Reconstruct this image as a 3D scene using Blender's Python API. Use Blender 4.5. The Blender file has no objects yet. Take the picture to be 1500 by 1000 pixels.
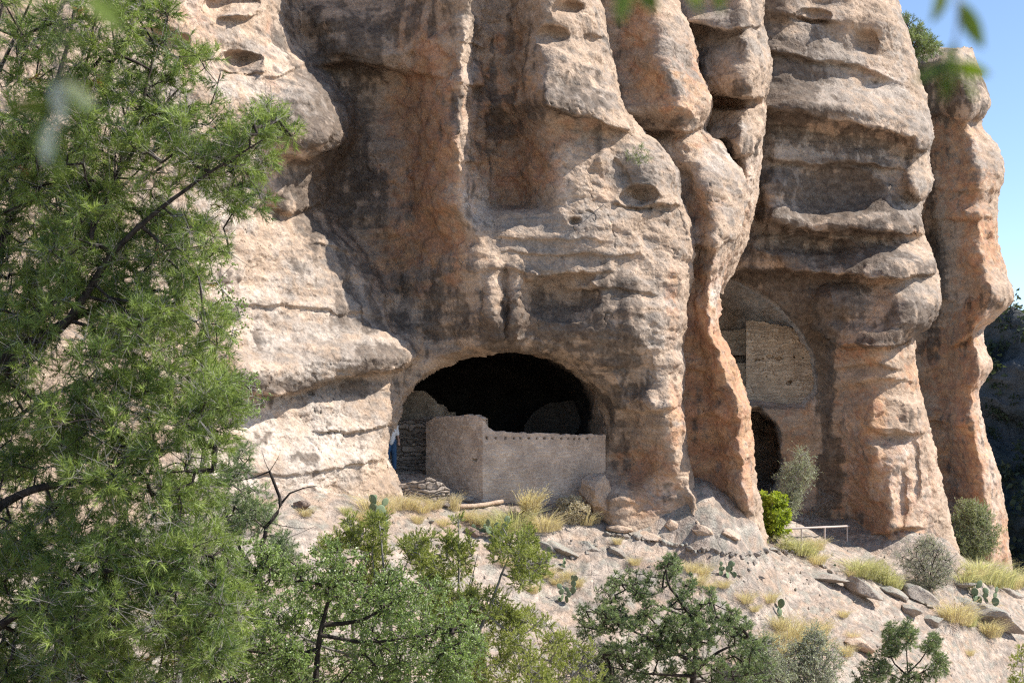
import bpy, math, random
import numpy as np
from mathutils import Vector, Matrix

sc = bpy.context.scene
COL = sc.collection
F = 1800.0            # focal length in pixels of a 1500 px wide picture
HZ = 620.0            # picture row of the horizon
R = math.radians

# ------------------------------------------------------------------ camera
cd = bpy.data.cameras.new('camera')
cam = bpy.data.objects.new('camera', cd); COL.objects.link(cam)
cam.location = (0, 0, 0); cam.rotation_euler = (R(90), 0, 0)
cd.sensor_width = 36.0; cd.lens = 36.0 * F / 1500.0
cd.shift_y = 0.08
cd.clip_start = 0.05; cd.clip_end = 4000
cd.dof.use_dof = True; cd.dof.focus_distance = 42.0; cd.dof.aperture_fstop = 3.7
sc.camera = cam

# ------------------------------------------------------------------ world and sun
SUN = Vector((0.70, -0.015, 0.70)).normalized()       # direction towards the sun
w = bpy.data.worlds.new('World'); sc.world = w; w.use_nodes = True
nt = w.node_tree; nt.nodes.clear()
sky = nt.nodes.new('ShaderNodeTexSky'); sky.sky_type = 'NISHITA'; sky.sun_disc = False
sky.sun_elevation = math.asin(SUN.z); sky.sun_rotation = math.atan2(SUN.x, SUN.y)
sky.altitude = 1800; sky.air_density = 1.0; sky.dust_density = 0.6; sky.ozone_density = 1.5
bg = nt.nodes.new('ShaderNodeBackground'); bg.inputs['Strength'].default_value = 0.125
out = nt.nodes.new('ShaderNodeOutputWorld')
nt.links.new(sky.outputs[0], bg.inputs['Color']); nt.links.new(bg.outputs[0], out.inputs['Surface'])
sd = bpy.data.lights.new('sun', 'SUN'); sd.energy = 4.6; sd.angle = R(0.53); sd.color = (1.0, 0.95, 0.87)
sun = bpy.data.objects.new('sun', sd); COL.objects.link(sun)
sun.rotation_euler = (-SUN).to_track_quat('-Z', 'Y').to_euler()
sc.view_settings.view_transform = 'Standard'; sc.view_settings.look = 'None'
sc.view_settings.exposure = 0.85; sc.view_settings.gamma = 1.0
sc.cycles.use_denoising = False
sc.cycles.filter_width = 1.2; sc.cycles.max_bounces = 6; sc.cycles.diffuse_bounces = 4; sc.cycles.transparent_max_bounces = 8
sc.cycles.use_adaptive_sampling = True; sc.cycles.adaptive_threshold = 0.012

# ------------------------------------------------------------------ numeric helpers
rng = np.random.default_rng(7)
random.seed(7)

def _hash(ix, iy, iz, seed):
    n = (ix * 374761393 + iy * 668265263 + iz * 2147483647 + seed * 974634777) & 0xFFFFFFFF
    n = ((n ^ (n >> 13)) * 1274126177) & 0xFFFFFFFF
    n = n ^ (n >> 16)
    return (n & 0xFFFFFF).astype(np.float32) / np.float32(0x7FFFFF) - np.float32(1)

def vnoise(p, seed=0):
    i = np.floor(p).astype(np.int64); f = (p - i).astype(np.float32)
    f = f * f * f * (f * (f * 6 - 15) + 10)
    x, y, z = i[:, 0], i[:, 1], i[:, 2]
    r = 0
    for dx in (0, 1):
        wx = f[:, 0] if dx else 1 - f[:, 0]
        for dy in (0, 1):
            wy = f[:, 1] if dy else 1 - f[:, 1]
            for dz in (0, 1):
                wz = f[:, 2] if dz else 1 - f[:, 2]
                r = r + wx * wy * wz * _hash(x + dx, y + dy, z + dz, seed)
    return r

def fbm(p, octaves=4, seed=0, gain=0.5, lac=2.03, ridged=False):
    a, s, r = 1.0, 1.0, 0
    for k in range(octaves):
        n = vnoise(p * s, seed + 17 * k)
        if ridged: n = 1 - 2 * np.abs(n)
        r = r + a * n; a *= gain; s *= lac
    return r

def pchip(xs, ys, x):
    """monotone cubic; xs, ys (n,k) increasing along the last axis, x (n,m)"""
    h = np.diff(xs, axis=1); d = np.diff(ys, axis=1) / np.maximum(h, 1e-6)
    m = np.zeros_like(ys)
    d0, d1 = d[:, :-1], d[:, 1:]
    h0, h1 = h[:, :-1], h[:, 1:]
    w1, w2 = 2 * h1 + h0, h1 + 2 * h0
    same = d0 * d1 > 0
    with np.errstate(divide='ignore', invalid='ignore'):
        mm = (w1 + w2) / (w1 / d0 + w2 / d1)
    m[:, 1:-1] = np.where(same, mm, 0)
    m[:, 0] = d[:, 0]; m[:, -1] = d[:, -1]
    k = xs.shape[1]
    idx = np.zeros(x.shape, int)
    for j in range(1, k - 1):
        idx += (x >= xs[:, j:j + 1])
    r = np.arange(x.shape[0])[:, None]
    x0, hh = xs[r, idx], h[r, idx]
    t = np.clip((x - x0) / np.maximum(hh, 1e-6), 0, 1)
    y0, y1, m0, m1 = ys[r, idx], ys[r, idx + 1], m[r, idx], m[r, idx + 1]
    return (y0 * (1 + 2 * t) * (1 - t) ** 2 + m0 * hh * t * (1 - t) ** 2 + y1 * t * t * (3 - 2 * t) + m1 * hh * t * t * (t - 1))

def sstep(a, b, x):
    t = np.clip((x - a) / (b - a), 0, 1)
    return t * t * (3 - 2 * t)

def poly_sdf(px, py, poly):
    """distance in pixels to a polygon, positive inside"""
    P = np.array(poly, float); Q = np.roll(P, -1, 0)
    best = np.full(px.shape, 1e9); ins = np.zeros(px.shape, bool)
    for (ax, ay), (bx, by) in zip(P, Q):
        ex, ey = bx - ax, by - ay
        t = np.clip(((px - ax) * ex + (py - ay) * ey) / (ex * ex + ey * ey + 1e-9), 0, 1)
        best = np.minimum(best, np.hypot(px - ax - t * ex, py - ay - t * ey))
        c = ((ay > py) != (by > py)) & (px < (bx - ax) * (py - ay) / (by - ay + 1e-12) + ax)
        ins ^= c
    return np.where(ins, best, -best)

def world(px, py, D):
    return np.stack([D * (px - 750.0) / F, D, D * (HZ - py) / F], -1)

def W(px, py, D):
    return Vector((D * (px - 750.0) / F, D, D * (HZ - py) / F))

def new_mesh(name, verts, faces, mat=None, smooth=True, parent=None, link=True):
    """faces: (n,3) or (n,4) int array, or a list of such arrays / python lists"""
    me = bpy.data.meshes.new(name)
    verts = np.asarray(verts, np.float32)
    if isinstance(faces, np.ndarray): faces = [faces]
    faces = [f for f in faces if len(f)]
    loops = np.concatenate([np.asarray(f).ravel() for f in faces]).astype(np.int32)
    tot = np.concatenate([np.full(len(f), len(f[0])) for f in faces]).astype(np.int32)
    start = np.concatenate([[0], np.cumsum(tot)[:-1]]).astype(np.int32)
    me.vertices.add(len(verts)); me.vertices.foreach_set('co', verts.ravel())
    me.loops.add(len(loops)); me.loops.foreach_set('vertex_index', loops)
    me.polygons.add(len(tot)); me.polygons.foreach_set('loop_start', start)
    me.update(calc_edges=True); me.validate()
    me.polygons.foreach_set('use_smooth', np.full(len(me.polygons), smooth))
    if mat: me.materials.append(mat)
    o = bpy.data.objects.new(name, me)
    if link: COL.objects.link(o)
    if parent: o.parent = parent
    return o

def attr(o, name, vals):
    a = o.data.attributes.new(name, 'FLOAT', 'POINT')
    a.data.foreach_set('value', np.asarray(vals, np.float32).ravel())

def tag(o, label=None, cat=None, group=None, kind=None):
    if label:
        o['label'] = label
        if not kind: kind = 'thing'
    if cat: o['category'] = cat
    if group: o['group'] = group
    if kind: o['kind'] = kind
    return o

def empty(name, loc, rz=0.0):
    o = bpy.data.objects.new(name, None); COL.objects.link(o)
    o.location = loc; o.rotation_euler = (0, 0, rz); o.empty_display_size = 0.1
    return o

def grid_faces(nr, nc, off=0):
    i = np.arange(nr - 1)[:, None] * nc + np.arange(nc - 1)[None, :] + off
    return np.stack([i, i + nc, i + nc + 1, i + 1], -1).reshape(-1, 4)

# ------------------------------------------------------------------ materials
class NT:
    def __init__(s, name):
        s.m = bpy.data.materials.new(name); s.m.use_nodes = True
        s.t = s.m.node_tree; s.t.nodes.clear()
        s.out = s.n('ShaderNodeOutputMaterial')
    def n(s, typ, **kw):
        x = s.t.nodes.new(typ)
        for k, v in kw.items():
            if k.startswith('i_'): x.inputs[k[2:]].default_value = v
            else: setattr(x, k, v)
        return x
    def l(s, a, b): s.t.links.new(a, b)
    def val(s, x, sock):
        if hasattr(x, 'node') or isinstance(x, bpy.types.NodeSocket): s.l(x, sock)
        else: sock.default_value = x
    def math(s, op, a, b=0.0, clamp=False):
        x = s.n('ShaderNodeMath', operation=op, use_clamp=clamp)
        s.val(a, x.inputs[0]); s.val(b, x.inputs[1]); return x.outputs[0]
    def mix(s, f, a, b, blend='MIX'):
        x = s.n('ShaderNodeMix', data_type='RGBA', blend_type=blend)
        s.val(f, x.inputs[0])
        for v, k in ((a, 6), (b, 7)):
            if isinstance(v, tuple): v = (*v[:3], 1.0)
            s.val(v, x.inputs[k])
        return x.outputs[2]
    def ramp(s, v, lo, hi, smooth=True):
        x = s.n('ShaderNodeMapRange', interpolation_type='SMOOTHSTEP' if smooth else 'LINEAR')
        s.val(v, x.inputs[0]); x.inputs[1].default_value = lo; x.inputs[2].default_value = hi
        return x.outputs[0]
    def coords(s, scale=(1, 1, 1)):
        g = s.n('ShaderNodeNewGeometry')
        m = s.n('ShaderNodeMapping'); m.inputs['Scale'].default_value = scale
        s.l(g.outputs['Position'], m.inputs['Vector']); return m.outputs[0]
    def objco(s, scale=(1, 1, 1)):
        g = s.n('ShaderNodeTexCoord')
        m = s.n('ShaderNodeMapping'); m.inputs['Scale'].default_value = scale
        s.l(g.outputs['Object'], m.inputs['Vector']); return m.outputs[0]
    def noise(s, co, scale, detail=4, rough=0.55, dist=0.0):
        x = s.n('ShaderNodeTexNoise'); s.l(co, x.inputs['Vector'])
        x.inputs['Scale'].default_value = scale; x.inputs['Detail'].default_value = detail
        x.inputs['Roughness'].default_value = rough; x.inputs['Distortion'].default_value = dist
        return x.outputs['Fac']
    def voro(s, co, scale, feature='F1', rnd=1.0):
        x = s.n('ShaderNodeTexVoronoi', feature=feature); s.l(co, x.inputs['Vector'])
        x.inputs['Scale'].default_value = scale; x.inputs['Randomness'].default_value = rnd
        return x
    def attr(s, name):
        return s.n('ShaderNodeAttribute', attribute_name=name).outputs['Fac']
    def bump(s, h, strength, dist, prev=None):
        x = s.n('ShaderNodeBump'); x.inputs['Strength'].default_value = strength; x.inputs['Distance'].default_value = dist
        s.l(h, x.inputs['Height'])
        if prev is not None: s.l(prev, x.inputs['Normal'])
        return x.outputs[0]
    def bsdf(s, col, rough=0.9, normal=None, spec=0.2, **kw):
        b = s.n('ShaderNodeBsdfPrincipled')
        if isinstance(col, tuple): col = (*col[:3], 1.0)
        s.val(col, b.inputs['Base Color']); s.val(rough, b.inputs['Roughness'])
        b.inputs['Specular IOR Level'].default_value = spec
        if normal is not None: s.l(normal, b.inputs['Normal'])
        for k, v in kw.items(): s.val(v, b.inputs[k])
        s.l(b.outputs[0], s.out.inputs['Surface']); return b

def rock_colour(P, mk):
    """what the rock is made of and stained with, point by point, plus painted cave shade and alcove brightness"""
    def n(scale, octv, seed, gain=0.6):
        return 0.5 + 0.42 * fbm(P * np.asarray(scale, float), octv, seed, gain)
    def rp(v, lo, hi): return sstep(lo, hi, v)[:, None]
    warp, warp2 = n(0.9, 4, 101) - 0.5, n(4.5, 4, 103) - 0.5
    wig = 0.8 * warp + 0.5 * warp2
    st = n((2.6, 2.6, 0.22), 4, 105) - 0.5
    band = n((0.25, 0.25, 2.8), 4, 107) - 0.5
    fine = n(11.0, 3, 109, 0.7) - 0.5
    col = lambda *c: np.array([c], float)
    def mix(f, a, b): return a + (b - a) * f
    c = mix(rp(band, -.16, .16), col(.43, .322, .24), col(.365, .268, .197))
    o = mix(rp(n(2.2, 4, 111), .35, .65), col(.46, .275, .16), col(.40, .215, .13))
    c = mix(rp(mk['orange'] + wig, .34, .85) * 0.92, c, o)
    g = mix(rp(st, -.2, .2), col(.25, .213, .184), col(.325, .28, .24))
    c = mix(rp(mk['grey'] + wig + 0.5 * band, .25, .9) * 0.9, c, g)
    c = mix(rp(mk['pale'] + 0.7 * wig + 0.5 * st, .1, 1.0) * 0.85, c, col(.57, .49, .42))
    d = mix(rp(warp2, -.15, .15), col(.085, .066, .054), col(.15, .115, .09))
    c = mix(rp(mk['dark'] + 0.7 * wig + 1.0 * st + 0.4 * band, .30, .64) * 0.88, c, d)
    lich = n(3.4, 5, 113, .7)
    c = mix(rp(lich, .66, .80) * 0.35, c, col(.20, .18, .16))
    soot_shade = mk.get('soot_shade')
    if soot_shade is not None: c = mix(rp(soot_shade + 0.4 * wig, .2, .8), c, col(.035, .031, .028))  # sooty rock with the cave's shade painted in as well
    c = c * (1 + 0.38 * (n(1.6, 4, 115) - 0.5) + 0.34 * fine)[:, None]
    return np.clip(c, 0.02, 0.8)

def rock_material():
    s = NT('cliff_rock')
    co = s.coords()
    c = s.n('ShaderNodeAttribute', attribute_name='rock').outputs['Color']
    g = s.noise(co, 15.0, 4, 0.7)
    c = s.mix(1.0, c, s.mix(s.ramp(g, 0.32, 0.68), (0.80, 0.79, 0.78), (1.17, 1.17, 1.16)), 'MULTIPLY')
    peb = s.ramp(s.voro(co, 8.0).outputs['Distance'], 0.0, 0.5)
    h = s.math('ADD', s.math('MULTIPLY', g, 0.030), s.math('MULTIPLY', peb, -0.014))
    h = s.math('ADD', h, s.math('MULTIPLY', s.noise(s.coords((1, 1, 1.6)), 4.0, 4, 0.6), 0.045))
    s.bsdf(c, 0.93, s.bump(h, 1.0, 1.0), 0.12)
    return s.m
M_ROCK = rock_material()
# ------------------------------------------------------------------ the cliff
# Each buttress is a sheet of rows; a row gives (picture column, metres from the viewer) at the ribs and hollows of the rock.
CAVE = [(592, 722), (574, 694), (562, 662), (564, 642), (580, 612), (590, 586), (606, 563), (640, 537), (680, 520), (730, 512), (780, 513),
        (820, 524), (850, 543), (872, 563), (884, 585), (887, 610), (882, 640), (878, 670), (876, 700), (884, 730), (884, 775), (600, 775)]
ALCOVE = [(1020, 396), (1062, 402), (1085, 408), (1112, 424), (1140, 446), (1168, 474), (1187, 508), (1196, 545), (1195, 575), (1180, 597), (1150, 600),
          (1120, 596), (1098, 592), (1020, 592)]
DOORWAY = [(1075, 600), (1112, 600), (1138, 622), (1142, 650), (1145, 680), (1136, 718), (1122, 748), (1060, 748)]

SHEETS = {}
SHEETS['A'] = [
 (-260, [(-620,25.5),(150,32),(330,35),(400,36.6),(440,38.8),(560,38.8),(683,37.4),(692,38.4),(740,38.5),(800,37.4),(830,37.9),(842,38.8),(850,41)]),
 (-40, [(-620,25.0),(150,31),(330,34),(400,36.2),(440,38.9),(560,38.8),(683,37.2),(692,38.4),(740,38.5),(800,37.2),(845,37.8),(860,38.7),(868,41)]),
 (60, [(-620,24.5),(150,30.5),(330,33.4),(410,35.8),(450,39.2),(565,38.8),(678,37.2),(688,38.6),(740,38.6),(800,37.1),(860,37.9),(884,38.9),(893,41.3)]),
 (150, [(-620,24.0),(150,30.2),(370,33.2),(478,35.8),(520,39.4),(590,39.0),(672,37.2),(684,38.7),(740,38.5),(805,37.2),(870,37.9),(903,39),(911,41.6)]),
 (195, [(-620,23.8),(150,30.1),(370,33.1),(490,35.7),(530,39.4),(590,39.0),(670,37.2),(682,38.8),(742,38.6),(815,37.5),(890,38.1),(936,39.2),(946,42)]),
 (240, [(-620,23.7),(150,30),(360,33),(455,35.8),(510,39.4),(590,38.9),(672,37.3),(682,38.8),(745,38.6),(822,37.4),(905,38.1),(976,39.5),(986,42)]),
 (300, [(-620,23.5),(150,30),(350,33.2),(440,36.2),(495,39.2),(590,38.7),(668,37.3),(690,38.5),(750,38.5),(825,37.5),(920,38.1),(990,39.5),(1000,42)]),
 (316, [(-620,23.5),(150,30),(350,33.2),(445,36.2),(505,39.1),(590,38.6),(680,37.2),(702,37.6),(760,38.0),(830,37.3),(922,38.0),(998,39.5),(1008,42)]),
 (330, [(-620,23.5),(150,30),(350,33.2),(455,36.2),(512,39.1),(590,38.6),(690,37.1),(715,37.1),(765,37.3),(835,37.3),(925,38.0),(1002,39.5),(1012,42)]),
 (370, [(-620,23.3),(150,29.8),(360,33.2),(500,36.5),(550,39),(605,38.5),(702,36.9),(740,37.0),(780,37.2),(850,37.4),(932,38.1),(1008,39.6),(1019,42)]),
 (420, [(-620,23.1),(150,29.6),(370,33.2),(535,36.9),(575,38.8),(625,38.2),(712,36.7),(760,37.2),(800,37.4),(870,37.5),(940,38.1),(1003,39.5),(1013,42)]),
 (470, [(-620,23.0),(150,29.4),(370,33),(560,37.1),(590,38.5),(640,38.0),(716,36.8),(768,37.4),(806,37.6),(878,37.5),(943,37.9),(994,39.1),(1004,42)]),
 (525, [(-620,22.9),(150,29.2),(370,32.8),(596,37.3),(622,38.2),(665,37.8),(722,37.1),(776,37.7),(812,38.1),(886,38.2),(946,37.9),(990,39),(1001,42)]),
 (600, [(-620,22.7),(150,29),(370,32.6),(560,36.3),(600,37.2),(660,38.4),(722,38.6),(780,39.0),(830,39.6),(896,39.4),(972,38.5),(995,39.6),(1004,42)]),
 (680, [(-620,22.5),(150,28.8),(370,32.2),(552,35.8),(590,37.0),(660,38.4),(722,39),(780,39.4),(835,40.0),(900,40.1),(982,38.8),(1003,39.8),(1011,42.3)]),
 (735, [(-620,22.1),(150,28.3),(370,31.8),(560,35.7),(620,37.4),(670,38.6),(722,39.2),(790,39.8),(850,40.5),(905,40.8),(992,39.4),(1013,40.3),(1022,42.6)]),
 (800, [(-620,21.7),(150,28),(370,31.6),(570,36),(640,38),(700,39.4),(752,39.8),(810,40.2),(860,40.7),(915,41.0),(1005,40.0),(1028,41),(1038,43)]),
 (880, [(-620,21.5),(150,28),(370,31.6),(570,36.5),(640,38.4),(700,39.8),(752,40.2),(810,40.8),(860,41.2),(920,41.4),(1015,40.6),(1040,41.6),(1050,44)]),
]
SHEETS['B'] = [
 (-260, [(790,44.5),(880,43.4),(905,42.5),(930,43.2),(942,46)]),
 (-40, [(820,44.5),(900,43.4),(930,42.5),(955,43.2),(966,46)]),
 (40, [(850,44.7),(925,43.6),(962,42.6),(1000,43.3),(1012,46)]),
 (100, [(870,44.9),(940,43.5),(975,42.5),(1012,43.3),(1024,46)]),
 (155, [(890,44.9),(958,43.5),(996,42.5),(1030,43.4),(1042,46)]),
 (190, [(910,44.9),(965,44.0),(1000,43.5),(1024,44.2),(1033,46.5)]),
 (215, [(930,44.9),(975,44.0),(1004,43.2),(1046,44.2),(1060,47)]),
 (280, [(950,45.2),(1004,43.9),(1034,43.1),(1080,44),(1093,47)]),
 (340, [(970,45.2),(1022,43.9),(1046,43.1),(1072,43.8),(1084,47)]),
 (400, [(970,45.3),(1010,44.7),(1038,43.6),(1050,44.1),(1060,47)]),
 (480, [(960,45.4),(1010,44.9),(1030,43.7),(1042,44.3),(1051,47)]),
 (530, [(960,45.6),(1015,44.9),(1045,43.9),(1066,44.5),(1075,47)]),
 (600, [(960,45.8),(1020,45.3),(1064,44.0),(1088,44.6),(1097,47)]),
 (680, [(970,46),(1030,45.5),(1074,44.3),(1096,44.9),(1104,47.4)]),
 (760, [(980,46.4),(1038,45.8),(1082,44.8),(1108,45.4),(1117,48)]),
 (860, [(990,47),(1050,46.4),(1096,45.6),(1124,46.4),(1134,49)]),
]
SHEETS['E'] = [
 (-260, [(900,50.5),(1010,48.6),(1060,47.3),(1090,48.2),(1102,51)]),
 (-40, [(920,50.5),(1030,48.6),(1080,47.3),(1106,48.2),(1118,51)]),
 (30, [(940,50.5),(1025,48.4),(1085,47.2),(1107,48.1),(1118,51)]),
 (100, [(950,50.7),(1040,48.4),(1096,47.2),(1120,48),(1130,51)]),
 (150, [(960,50.8),(1050,48.8),(1095,47.6),(1112,48.2),(1121,51)]),
 (210, [(970,51),(1055,49.0),(1092,47.8),(1108,48.3),(1117,51)]),
 (280, [(990,51),(1070,49.2),(1090,48.2),(1102,48.7),(1110,51.5)]),
 (350, [(1000,51.2),(1050,49.8),(1072,48.8),(1086,49.2),(1094,52)]),
 (430, [(1000,51.5),(1030,50.2),(1044,49.4),(1052,49.8),(1058,52)]),
]
SHEETS['C'] = [
 (-260, [(1000,56.5),(1090,54.6),(1180,55.0),(1240,55.8),(1262,56.8),(1272,60.5)]),
 (-40, [(1020,56.5),(1115,54.6),(1200,55.2),(1270,56.3),(1294,57.4),(1303,61)]),
 (55, [(1030,56.5),(1122,54.6),(1210,55.4),(1300,57),(1322,58),(1332,61)]),
 (150, [(1040,56.6),(1130,54.8),(1230,55.7),(1320,57.1),(1346,58.2),(1357,61.5)]),
 (200, [(1040,56.6),(1130,55),(1235,55.8),(1325,57.1),(1356,58.2),(1367,61.5)]),
 (228, [(1040,56.7),(1130,55.2),(1235,56),(1322,57.3),(1350,58.4),(1360,61.5)]),
 (265, [(1040,56.8),(1130,55.3),(1235,56.1),(1325,57.2),(1355,58.3),(1366,61.5)]),
 (308, [(1040,57),(1130,55.6),(1235,56.3),(1312,57.2),(1339,58.2),(1350,61.5)]),
 (345, [(1040,57.2),(1130,56.0),(1230,56.3),(1312,57.0),(1343,58.2),(1354,61.5)]),
 (385, [(1030,57.6),(1130,56.4),(1230,56.2),(1322,56.6),(1358,58.2),(1370,62)]),
 (440, [(1030,58.4),(1130,57.2),(1220,56.0),(1322,56.0),(1364,57.8),(1378,62)]),
 (472, [(1030,58.8),(1130,57.8),(1215,56.8),(1310,56.2),(1350,57.6),(1364,62)]),
 (500, [(1030,59.2),(1130,58.2),(1210,57.5),(1290,56.6),(1328,57.8),(1340,62)]),
 (560, [(1050,59.5),(1140,58.8),(1215,58.1),(1292,57.0),(1332,58.2),(1346,62)]),
 (620, [(1060,59.8),(1150,59),(1222,58.4),(1275,57.3),(1346,58.8),(1361,62)]),
 (690, [(1070,60.2),(1150,59.6),(1230,59.2),(1292,57.8),(1360,59.4),(1376,63)]),
 (765, [(1080,60.6),(1160,60.1),(1240,59.8),(1312,58.3),(1376,60),(1393,64)]),
 (800, [(1080,61),(1160,60.6),(1240,60.2),(1320,58.8),(1386,60.4),(1403,65)]),
 (880, [(1090,62),(1160,61.6),(1240,61),(1330,59.6),(1404,61.4),(1424,66)]),
]
SHEETS['T'] = [
 (70, [(1280,73),(1335,72),(1385,71.4),(1412,73),(1424,77)]),
 (110, [(1290,73),(1345,71.6),(1395,70.9),(1425,72),(1437,76)]),
 (152, [(1300,73),(1355,71.8),(1410,71),(1438,72.2),(1451,76)]),
 (182, [(1300,73),(1360,72),(1402,71.4),(1426,72.4),(1438,76)]),
 (215, [(1310,73),(1363,72.2),(1410,71.3),(1448,72.4),(1462,76)]),
 (250, [(1310,73),(1365,72.2),(1420,71.2),(1456,72.4),(1471,76)]),
 (300, [(1310,73),(1365,72.2),(1418,71.3),(1448,72.4),(1461,76)]),
 (345, [(1310,73),(1367,72.3),(1420,71.4),(1448,72.3),(1461,76)]),
 (400, [(1310,73.2),(1370,72.4),(1430,71.2),(1461,72),(1475,76)]),
 (435, [(1310,73.2),(1375,72.4),(1436,71.0),(1470,72),(1485,76)]),
 (462, [(1310,73.4),(1375,72.8),(1425,71.8),(1452,72.6),(1464,76)]),
 (485, [(1310,73.6),(1375,73.1),(1412,72.6),(1432,73.0),(1440,76)]),
 (510, [(1310,73.6),(1375,73.1),(1416,72.5),(1436,73.0),(1444,76)]),
 (535, [(1310,73.6),(1375,73.1),(1420,72.4),(1445,73.0),(1454,76)]),
 (575, [(1310,73.8),(1375,73.3),(1410,72.7),(1425,73.2),(1433,76)]),
 (625, [(1310,74),(1375,73.5),(1412,72.8),(1432,73.4),(1441,76.5)]),
 (700, [(1310,74.4),(1380,73.9),(1425,73.1),(1456,73.9),(1465,77)]),
 (765, [(1310,74.8),(1385,74.3),(1432,73.5),(1464,74.2),(1474,77.5)]),
 (845, [(1310,75.2),(1390,74.7),(1440,74),(1472,74.6),(1484,78)]),
 (920, [(1310,76),(1400,75.6),(1450,75),(1486,75.6),(1498,79)]),
]
# lobes and hollows: column, row, half width, half height, metres outwards (minus = hollow)
LOBES = {
 'A': [(456,165,54,62,0.75),(432,280,30,26,0.55),(350,92,30,15,-1.0),(340,6,34,14,-0.9),(235,62,34,20,-0.7),(300,150,60,60,0.5),
       (695,112,10,14,0.7),(690,222,11,16,0.6),(694,240,8,10,0.4),(693,38,9,16,0.5),(690,180,7,30,0.3),(697,270,8,20,0.3),
       (815,120,66,54,0.6),(880,150,38,34,0.6),(832,14,20,11,-0.8),(808,52,20,14,-0.6),(866,62,14,10,-0.5),(846,90,40,24,0.3),
       (782,403,9,7,0.45),(818,436,50,30,-0.75),(855,405,12,8,-0.3),(840,325,9,6,-0.35),
       (724,442,12,48,0.35),(757,446,16,52,0.55),(740,446,4,45,-0.25),
       (880,235,7,10,0.25),(965,248,34,30,0.7),(934,290,24,16,-0.9),(970,340,30,40,-0.35),(925,225,20,14,0.3),(905,270,16,30,-0.25),
       (640,400,60,40,0.3),(610,130,60,80,-0.2),(560,60,70,45,0.5),(505,50,40,30,0.4),(470,25,30,20,0.5),
       (560,520,60,26,0.45),(470,530,70,30,0.35),(380,545,50,28,0.5),(430,680,140,50,0.35),(500,600,70,22,0.2),(300,420,60,120,0.4),
       (930,470,18,60,0.3),(960,620,24,40,0.4),(930,540,24,30,-0.3),(978,690,20,40,0.25),(945,585,14,14,0.4),(905,610,14,50,0.3),
       (1010,770,16,12,0.3)],
 'B': [(985,120,46,42,0.5),(960,60,40,44,0.4),(1050,270,34,50,0.6),(1010,215,26,18,-0.3),(1055,345,16,26,0.4),(1084,590,16,20,0.4),(1060,540,18,24,0.3),
       (1078,500,10,18,0.3),(1040,430,12,26,-0.3),(1090,655,14,26,0.4),(1040,640,30,60,-0.2),(1095,720,14,26,0.4),(1050,470,10,20,0.25)],
 'E': [(1075,85,46,44,0.8),(1070,150,44,9,-1.0),(1072,195,40,30,0.6),(1058,222,16,16,-0.5),(1100,60,18,26,0.4),(1096,25,18,14,0.4),(1040,30,40,14,0.6),(1098,285,10,26,0.3)],
 'C': [(1190,24,26,10,-0.9),(1150,10,26,18,0.6),(1240,20,28,30,0.5),(1292,35,22,34,0.7),(1270,60,14,14,-0.6),(1225,150,60,26,0.7),(1165,150,40,24,0.6),(1290,165,60,30,0.6),(1350,190,20,40,0.8),
       (1350,255,20,34,0.8),(1145,275,34,24,0.8),(1150,315,30,16,0.6),(1218,285,64,34,-0.7),(1315,318,46,24,0.8),(1230,320,30,14,0.4),
       (1180,360,60,12,-0.7),(1120,365,50,18,0.6),(1305,385,56,24,0.8),(1225,375,40,22,-0.5),(1330,445,48,40,1.2),(1235,440,36,20,0.8),
       (1260,515,34,12,0.4),(1245,555,20,10,0.25),(1290,598,40,16,0.4),(1335,600,12,20,0.5),(1300,640,30,10,-0.5),(1305,740,9,34,0.5),(1322,730,6,40,-0.3),(1280,660,10,40,0.3),
       (1360,700,14,40,0.3),(1340,690,5,40,-0.25),(1350,640,10,30,0.3),(1200,520,16,120,-0.35),(1290,790,60,9,0.7),(1275,130,40,12,-0.3),(1200,95,50,20,0.3)],
 'T': [(1400,130,50,34,0.6),(1440,165,14,14,0.5),(1380,105,50,18,0.5),(1440,245,30,34,0.7),(1435,300,20,9,-0.5),(1450,330,14,16,0.4),(1430,370,36,30,0.4),(1460,420,24,22,0.9),(1410,480,14,20,-0.4),
       (1440,545,14,20,0.6),(1365,350,14,60,-0.8),(1415,620,30,14,0.5),(1440,680,20,50,0.4),(1400,690,40,40,-0.3),(1450,760,16,50,0.4)],
}
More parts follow.
